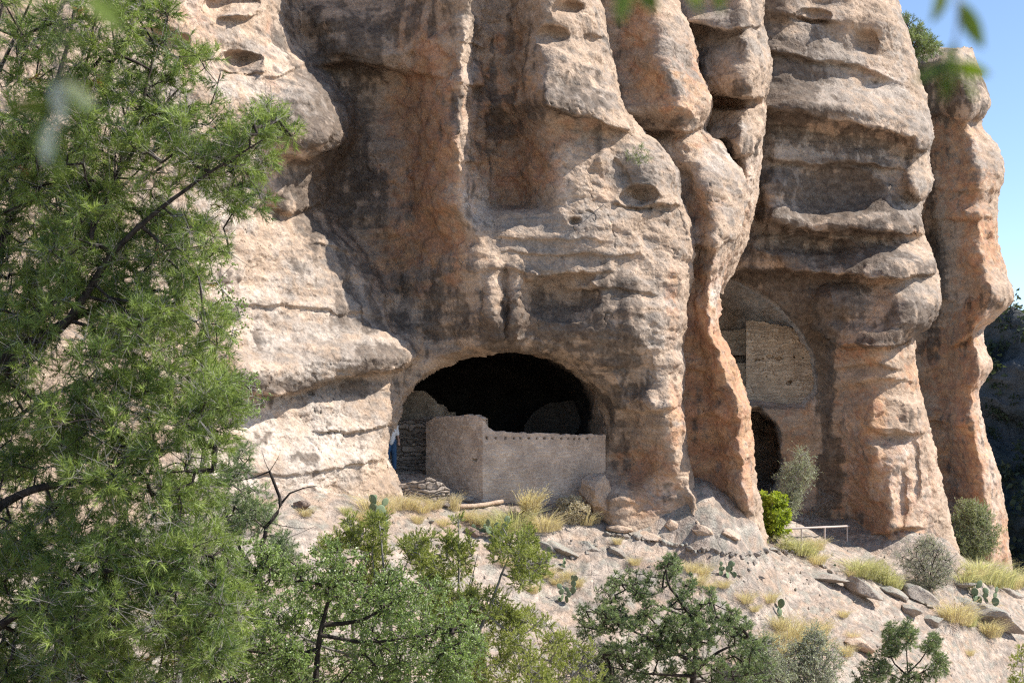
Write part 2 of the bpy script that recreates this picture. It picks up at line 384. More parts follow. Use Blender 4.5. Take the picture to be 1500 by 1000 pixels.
# undercut ledges: polyline of the lip, outward reach above it in metres, rise in pixels, undercut in pixels
LEDGES = {
 'A': [([(345,560),(372,576),(402,580),(450,566),(520,548),(590,536),(606,522)],0.75,60,9),([(470,629),(520,632),(572,618)],0.22,14,4),
       ([(330,690),(420,694),(560,672)],0.16,18,5),([(425,228),(455,234),(500,205)],0.7,40,10),([(405,300),(430,311),(458,298)],0.5,24,6),
       ([(790,150),(830,164),(870,172),(905,186),(922,190)],0.8,34,8),([(330,24),(372,22)],0.6,16,6),([(320,98),(352,108),(385,104)],0.4,14,5),
       ([(905,300),(935,306),(965,300),(1000,303)],0.45,20,5),([(350,445),(450,450),(550,462)],0.14,20,4),([(460,352),(520,372)],0.2,20,5),
       ([(405,110),(430,95),(470,92),(560,95),(640,110)],0.5,40,10),([(680,60),(700,66)],0.3,14,3),
       ([(680,122),(700,126)],0.4,10,3),([(680,236),(702,240)],0.4,12,3),([(720,390),(800,400),(900,396)],0.18,26,6),([(840,420),(900,418),(960,428)],0.2,18,6),
       ([(905,596),(945,600),(990,590)],0.35,20,5),([(730,345),(800,352),(900,350)],0.12,14,4),([(735,366),(820,372),(930,370)],0.12,12,4)],
 'B': [([(905,178),(950,188),(1000,192),(1036,182)],0.7,36,8),([(1010,356),(1050,365),(1080,345)],0.3,26,6),([(1040,606),(1075,612),(1099,604)],0.45,22,6),([(1060,665),(1104,668)],0.3,20,5),([(1010,540),(1070,545)],0.15,16,5)],
 'E': [([(1020,132),(1060,138),(1112,138)],1.2,40,7),([(1030,216),(1060,228),(1095,226)],0.7,34,6),([(1000,26),(1060,42),(1110,36)],0.7,24,6)],
 'C': [([(1110,158),(1150,164),(1190,167),(1230,174),(1271,186),(1334,199)],0.9,34,7),([(1160,20),(1190,26),(1225,28)],0.5,12,5),([(1120,78),(1180,82),(1250,92),(1300,112)],0.3,24,6),
       ([(1335,215),(1352,222),(1368,216)],0.9,30,6),([(1330,282),(1350,290),(1368,280)],0.8,28,6),([(1125,232),(1180,240),(1240,236),(1320,242)],0.35,30,8),
       ([(1120,322),(1160,334),(1200,333),(1266,338),(1310,342),(1356,343)],0.9,32,7),([(1150,398),(1200,394),(1250,402),(1300,408),(1372,402)],0.9,34,7),
       ([(1060,392),(1100,398),(1150,390)],0.7,24,6),([(1200,480),(1232,506),(1298,504),(1345,492),(1372,478)],1.1,40,9),([(1230,538),(1290,530),(1320,540)],0.3,18,5),
       ([(1262,560),(1300,552),(1340,560)],0.25,14,5),([(1268,622),(1300,634),(1335,636),(1355,630)],0.5,30,6),([(1225,776),(1260,782),(1320,776),(1350,770)],0.5,12,4)],
 'T': [([(1330,162),(1370,168),(1420,174),(1452,172)],1.1,36,7),([(1370,318),(1410,322),(1465,316)],0.6,30,7),([(1400,504),(1425,486),(1450,468),(1487,442)],1.5,44,9),([(1330,430),(1400,440)],0.3,30,8),
       ([(1340,610),(1400,620),(1438,618)],0.35,24,6),([(1412,562),(1440,566)],0.5,20,5),([(1350,270),(1410,276),(1470,276)],0.4,24,7)],
}
# stains, bare rock, darker undercuts and paler crests: column, row, half width, half height, weight
PAINT = {
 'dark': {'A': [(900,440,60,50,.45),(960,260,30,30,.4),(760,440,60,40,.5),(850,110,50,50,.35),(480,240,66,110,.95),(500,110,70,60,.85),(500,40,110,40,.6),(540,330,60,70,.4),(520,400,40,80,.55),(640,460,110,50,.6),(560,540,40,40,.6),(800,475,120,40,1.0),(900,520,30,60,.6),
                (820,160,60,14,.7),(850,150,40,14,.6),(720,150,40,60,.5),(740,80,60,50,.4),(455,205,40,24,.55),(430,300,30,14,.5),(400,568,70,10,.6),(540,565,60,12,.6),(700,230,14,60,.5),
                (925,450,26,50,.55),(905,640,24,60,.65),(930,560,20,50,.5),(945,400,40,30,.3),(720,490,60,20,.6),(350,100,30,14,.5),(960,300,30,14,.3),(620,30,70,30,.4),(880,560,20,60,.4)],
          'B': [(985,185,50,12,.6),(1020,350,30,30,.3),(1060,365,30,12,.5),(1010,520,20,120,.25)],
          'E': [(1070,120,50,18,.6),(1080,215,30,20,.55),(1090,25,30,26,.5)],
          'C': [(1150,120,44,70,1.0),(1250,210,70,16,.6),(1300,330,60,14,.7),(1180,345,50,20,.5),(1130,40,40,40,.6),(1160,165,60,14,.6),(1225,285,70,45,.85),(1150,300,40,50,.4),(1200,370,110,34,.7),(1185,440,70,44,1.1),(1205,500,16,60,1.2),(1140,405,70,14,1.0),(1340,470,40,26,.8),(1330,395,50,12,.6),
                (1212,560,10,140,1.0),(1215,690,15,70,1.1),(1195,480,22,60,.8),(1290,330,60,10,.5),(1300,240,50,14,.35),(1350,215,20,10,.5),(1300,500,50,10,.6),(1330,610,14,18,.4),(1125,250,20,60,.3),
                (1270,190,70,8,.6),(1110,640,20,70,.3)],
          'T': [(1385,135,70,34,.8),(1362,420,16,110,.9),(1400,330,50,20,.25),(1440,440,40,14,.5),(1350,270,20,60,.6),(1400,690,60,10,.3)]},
 'orange': {'A': [(625,190,56,150,.85),(620,370,80,60,.85),(660,250,50,80,.6),(760,240,60,60,.7),(740,110,60,70,.5),(830,200,60,30,.6),(800,230,40,50,.6),(725,470,40,30,.5),(765,470,20,40,.5),(700,340,50,30,.4),
                  (270,60,60,60,.6),(350,430,10,120,.4),(400,250,14,160,.45),(395,80,14,90,.45),(330,550,30,40,.6),(470,20,24,20,.4),(960,700,50,60,.7),(990,620,14,90,.6),(985,430,12,80,.6),(900,720,40,30,.6),(870,640,14,60,.6),(940,690,40,60,.6),
                  (930,610,24,40,.4),(885,270,30,30,.35)],
            'B': [(1000,120,50,80,.6),(950,90,60,90,.5),(1040,560,60,160,.9),(1030,700,60,70,.9),(1040,300,40,60,.5),(1030,420,26,60,.6),(1010,215,50,20,.5),(1090,660,16,90,.8)],
            'E': [(1090,260,30,80,.55),(1070,160,50,20,.5),(1100,110,14,40,.5)],
            'C': [(1210,40,60,24,.4),(1280,105,60,20,.5),(1300,210,50,18,.4),(1310,350,40,10,.5),(1270,440,60,20,.45),(1260,520,60,30,.5),(1270,600,60,60,.6),(1280,720,70,70,.8),(1170,640,40,80,.5),(1350,700,30,90,.55),
                  (1340,560,20,60,.5),(1250,740,60,50,.7),(1180,720,40,50,.4),(1340,345,30,14,.4),(1150,560,60,60,.4),(1300,785,60,16,.9)],
            'T': [(1400,250,60,90,.7),(1440,370,40,60,.7),(1400,550,50,90,.8),(1420,680,50,90,.8),(1440,790,40,60,.8),(1400,190,40,14,.7),(1430,460,20,30,.8)]},
 'grey': {'A': [(470,470,120,170,.55),(330,200,100,160,.4),(460,160,50,70,.9),(430,280,30,26,.7),(480,420,90,70,.6),(480,520,110,60,.8),(830,350,110,40,.8),(820,400,110,30,.6),(850,120,60,70,.6),(900,60,40,60,.5),(950,260,60,50,.8),(960,370,50,50,.7),(350,60,40,40,.5),
                (930,450,50,90,.7),(900,560,40,60,.5),(640,450,120,70,.5),(540,330,70,60,.4),(850,190,70,40,.3),(330,130,40,50,.4),(400,690,150,40,.25)],
          'B': [(990,60,46,50,.6),(1010,130,30,40,.5),(1060,250,40,40,.7),(1070,320,26,40,.6),(1020,170,30,30,.5)],
          'E': [(1070,60,60,50,.85),(1060,190,50,40,.6),(1090,20,40,30,.6)],
          'C': [(1180,100,80,80,.8),(1260,150,100,40,.6),(1320,60,40,60,.5),(1350,190,30,40,.7),(1350,255,30,34,.5),(1150,240,60,60,.9),(1260,260,80,60,.8),(1140,330,60,50,.9),(1300,310,70,30,.7),(1240,350,80,30,.6),(1310,385,70,24,.6),(1240,450,50,30,.7),(1340,440,40,40,.6),(1220,60,60,40,.4)],
          'T': [(1390,110,70,50,.8),(1430,160,40,30,.7),(1440,230,40,40,.6),(1455,410,30,24,.5),(1430,290,40,30,.4)]},
 'pale': {'A': [(340,300,130,330,.42),(250,150,120,200,.4),(400,640,120,60,.75),(380,700,120,40,.8),(520,650,60,40,.5),(420,480,90,60,.35),(410,60,14,80,.5),(360,420,60,100,.4),(685,180,14,180,.5),(700,300,24,40,.5),(840,250,30,60,.4),(560,500,60,20,.4),(975,560,30,140,.35),(990,730,40,40,.4)],
          'B': [(1060,230,40,24,.4),(1046,420,14,60,.5),(1085,700,24,60,.3)],
          'E': [(1100,240,20,60,.5),(1070,170,40,16,.4)],
          'C': [(1290,110,50,30,.5),(1270,215,80,20,.6),(1160,220,50,24,.5),(1150,360,60,14,.6),(1300,360,50,14,.4),(1260,425,50,12,.5),(1330,700,50,90,.45),(1245,680,14,120,.3),(1120,440,60,30,.6),(1150,520,50,60,.35),(1195,560,10,60,.5)],
          'T': [(1440,560,12,120,.5),(1455,720,14,110,.5),(1440,210,30,24,.4)]},
}

def tweak():
    """steeper left flanks: move the crests of the ribs forward and the hollows back"""
    for key, lo, hi, col, dd in (('A',-300,312,6,-1.15),('A',-300,312,7,-0.45),('A',-300,312,9,-0.25),('A',-300,312,8,0.35),('A',-300,312,5,0.25),('A',-300,420,4,0.3),('A',312,430,5,0.2),
                                 ('A',590,900,10,-0.5),('A',590,900,9,0.25),('A',440,590,10,-0.25),
                                 ('B',-300,200,2,-0.4),('B',201,900,2,-0.6),('B',380,900,1,0.3),('E',-300,500,2,-0.3),
                                 ('C',490,900,3,-0.7),('C',490,900,2,0.2),('T',60,900,2,-0.5)):
        for y, r in SHEETS[key]:
            if lo <= y <= hi: r[col] = (r[col][0], r[col][1] + dd)
    for y, r in SHEETS['A']:
        if y <= 312: r[7] = (r[7][0] + 8, r[7][1])
        if 190 <= y <= 300: r[6] = (r[6][0], r[6][1] - 0.45); r[7] = (r[7][0] + 4, r[7][1] - 0.45); r[8] = (r[8][0], r[8][1] + 0.45)
        if y == 316: r[6] = (r[6][0], r[6][1] - 0.9); r[7] = (r[7][0], r[7][1] - 0.35); r[8] = (r[8][0], r[8][1] - 0.55)
        if y == 330: r[6] = (r[6][0], r[6][1] - 0.7)
        if y == 370: r[6] = (r[6][0], r[6][1] - 0.3)
        if y >= 660: r[9] = (r[9][0], min(r[9][1], 40.0)); r[10] = (r[10][0], min(r[10][1], 39.3)); r[11] = (r[11][0], min(r[11][1], 39.7)); r[12] = (r[12][0], min(r[12][1], 40.8))
        if y >= 480: r[10] = (r[10][0] + 10, r[10][1])
        r[12] = (r[12][0], r[11][1] + 1.4)
    for y, r in SHEETS['E']:
        c = r[2][1]
        r[0] = (r[0][0], c + 2.0); r[1] = (r[1][0], c + 1.0)
        for i in range(len(r)): r[i] = (r[i][0], r[i][1] - 2.2)
    for y, r in SHEETS['T']:
        r[0] = (r[0][0], r[0][1] + 1.2); r[1] = (r[1][0], r[1][1] + 0.9); r[2] = (r[2][0] + 14, r[2][1] - 0.7)
    for y, r in SHEETS['A']:
        if y >= 590:
            r[10] = (r[10][0], r[10][1] + 0.85); r[11] = (r[11][0], r[11][1] - 0.2)
        if y == 525: r[10] = (r[10][0], r[10][1] + 0.95)
        if y == 470: r[10] = (r[10][0], r[10][1] + 0.3)
        if 590 <= y < 700: r[9] = (r[9][0], r[9][1] + 0.35)
        if 660 <= y < 700:
            for i in (7, 8): r[i] = (r[i][0], r[i][1] - 0.55)
        if y >= 700:
            for i in (7, 8, 9): r[i] = (r[i][0], r[i][1] - 1.0)
    for y, r in SHEETS['B']:
        for i in range(len(r)): r[i] = (r[i][0], r[i][1] - 1.5 - 1.9 * float(sstep(250, 480, y)))
        k = float(sstep(340, 420, y))
        r[2] = (r[2][0] + k * (r[3][0] - 4 - r[2][0]) * 0.75, r[2][1]); r[1] = (r[1][0] + 10 * k, r[1][1])
        r[0] = (r[0][0], r[2][1] + 0.85 + 0.35 * k); r[1] = (r[1][0], r[2][1] + 0.55 + 0.35 * k)
tweak()

def sheet(key, dx, dy):
    rows = SHEETS[key]
    Y = np.array([r[0] for r in rows], float)
    X = np.array([[p[0] for p in r[1]] for r in rows], float)
    Dd = np.array([[p[1] for p in r[1]] for r in rows], float)
    ys = np.arange(Y[0], Y[-1] + 0.1, dy)
    # rows above the picture are only there to cast shade: coarser
    ys = np.concatenate([np.arange(Y[0], -60, dy * 3), ys[ys >= -60]])
    n, k = len(ys), X.shape[1]
    ex = lambda A: pchip(np.repeat(Y[None, :], k, 0), A.T.copy(), np.repeat(ys[None, :], k, 0)).T
    Xr, Dr = ex(X), ex(Dd)
    x0, x1 = Xr[:, :1], Xr[:, -1:]
    m = int((X[:, -1] - X[:, 0]).max() / dx)
    t = np.linspace(0, 1, m)
    xe = Xr[:, -2:-1]
    te = float(((xe - x0) / (x1 - x0)).mean())
    t = np.concatenate([t[t < te], te + (1 - te) * np.sin(np.linspace(0, 1, 16) * math.pi / 2)])
    px = x0 + (x1 - x0) * t[None, :]
    D = pchip(Xr, Dr, px)
    # round the outer edge
    e = np.clip((px - xe) / (x1 - xe), 0, 1)
    De = Dr[:, -2:-1] + (Dr[:, -1:] - Dr[:, -2:-1]) * (1 - np.sqrt(np.maximum(1 - e * e, 0)))
    D = np.where(px > xe, De, D)
    py = np.repeat(ys[:, None], px.shape[1], 1)
    # wrap the edge round the back so that the buttresses close against each other
    nb = 7
    bk = np.linspace(1, nb, nb)[None, :]
    px = np.concatenate([px, px[:, -1:] - 0.5 * bk], 1)
    D = np.concatenate([D, D[:, -1:] + 1.3 * bk], 1)
    py = np.concatenate([py, np.repeat(py[:, -1:], nb, 1)], 1)
    rel = np.zeros_like(D)
    for cx, cy, rx, ry, a in LOBES.get(key, []):
        q = ((px - cx) / rx) ** 2 + ((py - cy) / ry) ** 2
        rel += a * (np.clip(1 - q / 2.2, 0, 1) ** 1.5 if a > 0 else np.clip(1 - q / 1.6, 0, 1) ** 0.8)
    for pl, a, up, un in LEDGES.get(key, []):
        pl = np.array(pl, float)
        wob = 3.5 * vnoise(np.stack([px.ravel() / 26, np.zeros(px.size), np.full(px.size, a * 9)], -1), 5).reshape(px.shape)
        yl = np.interp(px, pl[:, 0], pl[:, 1]) + wob
        tt = py - yl
        f = np.where(tt < 0, np.exp(-(tt / up) ** 2), 1 - sstep(0, un * 0.75, tt))
        lf = 70 if pl[0, 0] in (345, 405, 425) else 16
        fade = sstep(-lf, lf * 0.8, px - pl[0, 0]) * sstep(-16, 12, pl[-1, 0] - px)
        rel += a * f * fade * (1.55 if key == 'C' else 1.15)
    edge = np.ones_like(D); edge[:, -nb:] = 0
    D = D - rel * edge
    keep = None
    if key == 'A':
        s = poly_sdf(px, py, CAVE)
        D = D + 0.9 * sstep(-4, 10, s) + 0.25 * sstep(-14, 0, s)
        keep = s < 6
    if key == 'C':
        s = poly_sdf(px, py, ALCOVE)
        D = D + (3.6 * sstep(-2, 12, s) + 1.6 * sstep(10, 60, s)) * (0.35 + 0.65 * sstep(602, 560, py))
        inside = sstep(-4, 6, s).ravel()
        s = poly_sdf(px, py, DOORWAY)
        D = D + 5.5 * sstep(-3, 8, s)
    # top of the detached tower and of the main mass
    if key == 'T':
        yt = np.interp(px, [1300, 1340, 1370, 1400, 1425, 1437], [96, 92, 84, 83, 96, 110])
        D = D + 4.0 * np.clip((yt + 8 - py) / 26, 0, 3) ** 2
    P = world(px.ravel(), py.ravel(), D.ravel())
    # erosion: broad swells, strata, knobs and grit
    n1 = fbm(P * np.array([0.45, 0.45, 0.7]), 3, 3)
    n2 = fbm(P * np.array([0.5, 0.5, 2.6]), 3, 11)
    n3 = fbm(P * 1.9, 4, 23, 0.55)
    n4 = fbm(P * np.array([5.5, 5.5, 6.5]), 3, 31, 0.6)
    sm = (0.55 if key == 'A' else 1.0) + (0.45 * sstep(520, 640, px.ravel()) if key == 'A' else 0.0)
    n5 = fbm(P * np.array([0.35, 0.35, 5.0]), 3, 13, 0.6)
    dd = sm * (0.15 * n1 + 0.052 * n2 + 0.03 * n3) + 0.016 * n5 + 0.011 * n4
    crack = fbm(P * np.array([0.5, 0.5, 0.35]), 4, 77, 0.6)
    dd -= 0.07 * np.exp(-(crack / 0.012) ** 2) * (n1 > 0.1)
    P[:, 1] -= dd
    P[:, 0] += 0.10 * fbm(P * 1.5, 3, 41) + 0.03 * n4
    P[:, 2] += 0.07 * fbm(P * 1.7, 3, 47)
    masks = {}
    for name in ('dark', 'orange', 'grey', 'pale'):
        v = np.zeros_like(px)
        for cx, cy, rx, ry, a in PAINT[name].get(key, []):
            q = ((px - cx) / rx) ** 2 + ((py - cy) / ry) ** 2
            v = np.maximum(v, (1.25 if (name, key) in (('dark', 'C'), ('grey', 'C'), ('orange', 'B'), ('orange', 'C'), ('orange', 'A'), ('orange', 'T')) else 1.0) * a * np.exp(-0.55 * q * np.sqrt(q)))
        masks[name] = v.ravel()
    if key == 'C':
        masks['dark'] = masks['dark'] * (1 - inside); masks['pale'] = np.maximum(masks['pale'], 0.7 * inside)  # bounced light painted into the alcove: stains cleared, rock paled
    nr, nc = px.shape
    fc = grid_faces(nr, nc)
    if keep is not None:
        kp = keep.ravel(); fc = fc[kp[fc].all(1)]
    return P, fc, masks, (px, py, D)

def build_cliff():
    V, Fc, off = [], [], 0
    MK = {k: [] for k in ('dark', 'orange', 'grey', 'pale', 'soot_shade')}
    info = {}
    for key, dx, dy in (('A', 1.7, 1.9), ('B', 1.6, 1.9), ('E', 1.7, 1.9), ('C', 1.6, 1.9), ('T', 1.6, 1.9)):
        P, fc, mk, g = sheet(key, dx, dy)
        V.append(P); Fc.append(fc + off); off += len(P); info[key] = g
        for k in MK: MK[k].append(mk[k] if k in mk else np.zeros(len(P)))
        # the top runs back so that no light falls behind the face
        px, py, D = g
        nr, nc = px.shape
        top = P[:nc]
        back = top + np.array([6.0, 30.0, 3.0])
        V.append(back); f = np.stack([np.arange(nc - 1), np.arange(1, nc), np.arange(1, nc) + nr * nc, np.arange(nc - 1) + nr * nc], -1)
        Fc.append(f + off - len(P)); off += nc
        for k in MK: MK[k].append(np.zeros(nc))
    # the cave chamber behind the big opening
    gA = info['A']
    C = np.array(CAVE, float)
    C = np.concatenate([C, C[:1]]); seg = np.hypot(*np.diff(C, axis=0).T); s = np.concatenate([[0], np.cumsum(seg)])
    q = np.linspace(0, s[-1], 220, endpoint=False)
    ox, oy = np.interp(q, s, C[:, 0]), np.interp(q, s, C[:, 1])
    row = np.clip(np.searchsorted(gA[1][:, 0], oy), 0, gA[1].shape[0] - 1)
    oD = np.array([np.interp(x, gA[0][r, :-8], gA[2][r, :-8]) for x, r in zip(ox, row)])
    cx, cy = 735.0, 650.0
    rings = [(1.02, 0.15, 0), (1.0, 0.45, 0), (0.985, 0.85, -1), (0.987, 1.4, -4), (1.0, 2.0, -12), (1.01, 3.0, -24), (1.0, 4.2, -34), (0.95, 5.4, -40), (0.84, 6.6, -44), (0.6, 7.6, -46), (0.3, 8.2, -46), (0.0, 8.4, -46)]
    vs = []
    for sca, dep, sh in rings:
        Dn = oD + dep if dep < 1 else (oD * max(0, 1 - (dep - 1) / 3) + 39.3 * min(1, (dep - 1) / 3)) + dep
        kx = 40.0 / Dn * 0 + 1
        vs.append(world(cx + sh + (ox - cx) * sca * kx, cy + (oy - cy) * sca * (1.0 if dep < 1 else 0.99), Dn))
    big = []
    for a, b in zip(vs[:-1], vs[1:]):
        for f in (0, .25, .5, .75): big.append(a + (b - a) * f)
    big.append(vs[-1]); deps = [r[1] for r in rings]
    P = np.concatenate(big); n = 220
    P = P + 0.12 * np.stack([fbm(P * 1.3, 3, 51), fbm(P * 1.3, 3, 52), fbm(P * 1.3, 3, 53)], -1)
    fc = []
    for r in range(len(big) - 1):
        a = np.arange(n); b = (a + 1) % n
        fc.append(np.stack([r * n + a, r * n + b, (r + 1) * n + b, (r + 1) * n + a], -1))
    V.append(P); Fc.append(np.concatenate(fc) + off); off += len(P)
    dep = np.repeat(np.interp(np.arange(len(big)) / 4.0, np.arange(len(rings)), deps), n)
    MK['soot_shade'].append(sstep(1.6, 3.6, dep))  # sooty ceiling plus painted shade, both deepening into the chamber
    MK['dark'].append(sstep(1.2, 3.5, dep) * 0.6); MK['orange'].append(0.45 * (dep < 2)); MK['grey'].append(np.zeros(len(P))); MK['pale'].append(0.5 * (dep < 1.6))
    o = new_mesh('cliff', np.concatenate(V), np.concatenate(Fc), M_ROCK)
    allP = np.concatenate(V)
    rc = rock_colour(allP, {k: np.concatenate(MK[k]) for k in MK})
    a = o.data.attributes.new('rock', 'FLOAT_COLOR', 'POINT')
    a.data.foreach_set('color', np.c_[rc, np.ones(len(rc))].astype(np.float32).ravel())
    tag(o, kind='structure')
    return info
CLIFF = build_cliff()

# ------------------------------------------------------------------ the ground
def tps_fit(pts, lam=0.4):
    P = np.array(pts, float); n = len(P)
    r = np.hypot(P[:, None, 0] - P[None, :, 0], P[:, None, 1] - P[None, :, 1])
    K = np.where(r > 0, r * r * np.log(r + 1e-9), 0) + lam * np.eye(n)
    Q = np.c_[np.ones(n), P[:, :2]]
    A = np.zeros((n + 3, n + 3)); A[:n, :n] = K; A[:n, n:] = Q; A[n:, :n] = Q.T
    wv = np.linalg.solve(A, np.r_[P[:, 2], 0, 0, 0])
    def f(x, y):
        x = np.asarray(x, float); y = np.asarray(y, float)
        z = wv[n] + wv[n + 1] * x + wv[n + 2] * y
        for (a, b, _), c in zip(P, wv[:n]):
            r2 = (x - a) ** 2 + (y - b) ** 2
            z = z + c * 0.5 * r2 * np.log(r2 + 1e-9)
        return z
    return f
gp = [(350,708,31.8),(470,714,34.2),(590,722,36.6),(570,693,38.8),(635,706,39.6),(540,690,39),(660,730,37.8),(735,737,38.5),(800,746,38.8),(870,752,39.7),(940,762,39.5),(1010,770,39.1),(1060,768,39.4),(1112,766,41.0),(1180,774,54),(1250,779,58.5),(1330,784,57.6),(1395,796,60),
      (1440,826,72),(1484,836,75),(1208,797,57),(1200,815,52),(1100,806,40.2),(1000,806,37.9),(900,800,38.2),(700,770,36.6),(560,752,34.6),(430,740,31.5),
      (1250,870,50),(1400,900,53),(1480,900,60),(1450,1000,52),(1300,1000,45),(1200,1000,41),(1050,1000,36),(900,1000,32.5),(750,1000,30),(600,1000,27.5),(300,1000,24),(1120,870,44),(1000,870,38.5),(820,860,36),(600,850,32.5),(1330,840,56),(1490,845,72)]
pts = [tuple(W(*g)) [0:3] for g in gp]
pts = [(p[0], p[1], p[2]) for p in pts]
pts += [(0, 0, -1.7), (0, -14, -1.6), (-14, 0, -2.0), (14, 0, -4), (0, 12, -4.2), (-10, 14, -4.0), (12, 20, -8), (24, 26, -12.5), (34, 40, -14), (36, 60, -14), (44, 80, -17), (37, 88, -16), (46, 105, -21), (60, 130, -27), (-24, 20, -2), (-34, 34, 0.5), (30, 5, -10), (0, 60, -1), (-20, 60, 1), (14, 100, -6), (4, 48, -2.5)]
_gz = tps_fit(pts)
def ground_base(x, y):
    return _gz(x, y)
def strata(x, y, z):
    P = np.stack([np.ravel(x), np.ravel(y), np.ravel(z)], -1)
    n = 0.16 * fbm(P * np.array([.35, .35, 0]), 3, 61) + 0.07 * fbm(P * np.array([1.3, 1.3, 0]), 4, 62)
    # slabs: the dipping bedrock breaks off in low risers that follow the contours
    lv = (z.ravel() + 0.35 * fbm(P * np.array([.5, .5, 0]), 3, 63)) / 0.42
    fr = lv - np.floor(lv)
    step = (np.clip(fr / 0.93, 0, 1) - fr) * 0.42
    amt = sstep(-0.1, 0.5, fbm(P * np.array([.22, .22, 0]), 2, 64))
    return (n + 0.95 * step * amt).reshape(np.shape(x))
def ground_z(x, y):
    x = np.atleast_1d(np.asarray(x, float)); y = np.atleast_1d(np.asarray(y, float))
    b = ground_base(x, y); return b + strata(x, y, b)
def gz(x, y): return float(ground_z(x, y)[0])
def ghit(px, py, d0=10.0, d1=120.0):
    """the place where the line of sight through a picture point meets the ground"""
    D = np.arange(d0, d1, 0.1)
    x, z = D * (px - 750) / F, D * (HZ - py) / F
    g = ground_z(x, D)
    hit = np.nonzero(z <= g)[0]
    i = hit[0] if len(hit) else len(D) - 1
    return Vector((x[i], D[i], g[i]))

def ground_material():
    s = NT('slope_rock')
    co = s.coords()
    n2 = s.noise(co, 3.0, 6, 0.65); g = s.noise(co, 18, 5, 0.7)
    c = s.n('ShaderNodeAttribute', attribute_name='rock').outputs['Color']
    c = s.mix(1.0, c, s.mix(s.ramp(g, 0.3, 0.7), (0.68, 0.67, 0.66), (1.25, 1.25, 1.24)), 'MULTIPLY')
    v = s.voro(co, 5.5)
    crk = s.ramp(s.voro(co, 1.3, 'DISTANCE_TO_EDGE').outputs['Distance'], 0.0, 0.05)
    nrm = s.bump(n2, 0.8, 0.16)
    nrm = s.bump(s.math('ADD', g, s.math('MULTIPLY', s.ramp(v.outputs['Distance'], 0, .5), -0.5)), 0.8, 0.05, nrm)
    nrm = s.bump(crk, 0.35, 0.05, nrm)
    s.bsdf(c, 0.95, nrm, 0.1)
    return s.m
M_GROUND = ground_material()

def build_ground():
    def axis(a, b, lo, hi, fine, coarse):
        m = np.arange(lo, hi, fine)
        l = lo - np.cumsum(np.linspace(fine, coarse, 60)); l = l[l > a][::-1]
        r = hi + np.cumsum(np.linspace(fine, coarse, 60)) - fine; r = r[r < b]
        return np.concatenate([[a], l, m, r, [b]])
    xs = axis(-400, 600, -10, 30, 0.1, 14); ys = axis(-300, 240, 22, 78, 0.13, 10)
    X, Y = np.meshgrid(xs, ys)
    cl = lambda v, a, b: np.clip(v, a, b)
    b = ground_base(cl(X, -40, 60), cl(Y, -20, 120))
    Z = b + strata(X, Y, b)
    P = np.stack([X, Y, Z], -1).reshape(-1, 3)
    P[:, 2] += 0.03 * fbm(P * np.array([5., 5., 0]), 3, 68)
    nn = lambda sc_, o_, sd, g=.6: 0.5 + 0.42 * fbm(P * np.asarray(sc_, float), o_, sd, g)
    rp = lambda v, lo, hi: sstep(lo, hi, v)[:, None]
    mx = lambda f, a, b: a + (b - a) * f
    cc = lambda *v: np.array([v], float)
    c = mx(rp(nn((.5, .5, 2.), 4, 201), .36, .64), cc(.37, .292, .236), cc(.45, .37, .308))
    c = mx(rp(nn((1.1, 1.1, 3.), 5, 203), .54, .70) * .6, c, cc(.41, .295, .215))
    c = mx(rp(nn((1.6, 1.6, 6.), 5, 205, .68), .55, .68) * .7, c, cc(.235, .205, .18))
    c = mx(rp(nn((2.8, 2.8, 2.8), 4, 207, .7), .62, .72) * .6, c, cc(.285, .28, .24))
    c = c * (1 + .6 * (nn((9, 9, 9), 3, 209, .7) - .5))[:, None]
    o = new_mesh('ground', P, grid_faces(*X.shape), M_GROUND)
    a = o.data.attributes.new('rock', 'FLOAT_COLOR', 'POINT')
    a.data.foreach_set('color', np.c_[np.clip(c, .03, .8), np.ones(len(c))].astype(np.float32).ravel())
    tag(o, kind='structure')
build_ground()

# ------------------------------------------------------------------ the far canyon side
def hill_material():
    s = NT('far_hillside')
    co = s.coords()
    n = s.noise(co, 0.05, 6, 0.62)
    c = s.mix(s.ramp(n, 0.42, 0.6), (0.045, 0.062, 0.065), (0.14, 0.145, 0.15))  # blue-grey tint paints distant haze into the hillside colour
    nrm = s.bump(s.noise(co, 0.12, 8, 0.7), 1.0, 6.0)
    s.bsdf(c, 0.95, nrm, 0.05); return s.m
def build_hill():
    nx, ny = 300, 150
    S, H = np.meshgrid(np.linspace(-120, 260, nx), np.linspace(0, 1, ny))
    h = (69 + 4 * np.sin(S * 0.045) + 0.05 * S) * H
    X = 74 - 0.54 * S + 0.84 * h / 2.0
    Y = 196 + 0.84 * S + 0.54 * h / 2.0
    P = np.stack([X, Y, h - 52], -1).reshape(-1, 3)
    n = fbm(P / 26.0, 5, 81, 0.55, ridged=True)
    P[:, 0] -= 4.5 * n; P[:, 1] -= 3.0 * n
    P[:, 2] += 2.0 * fbm(P / 9.0, 4, 83)
    o = new_mesh('far_hill', P, grid_faces(ny, nx), hill_material())
    tag(o, kind='structure')
    return P
HILL = build_hill()
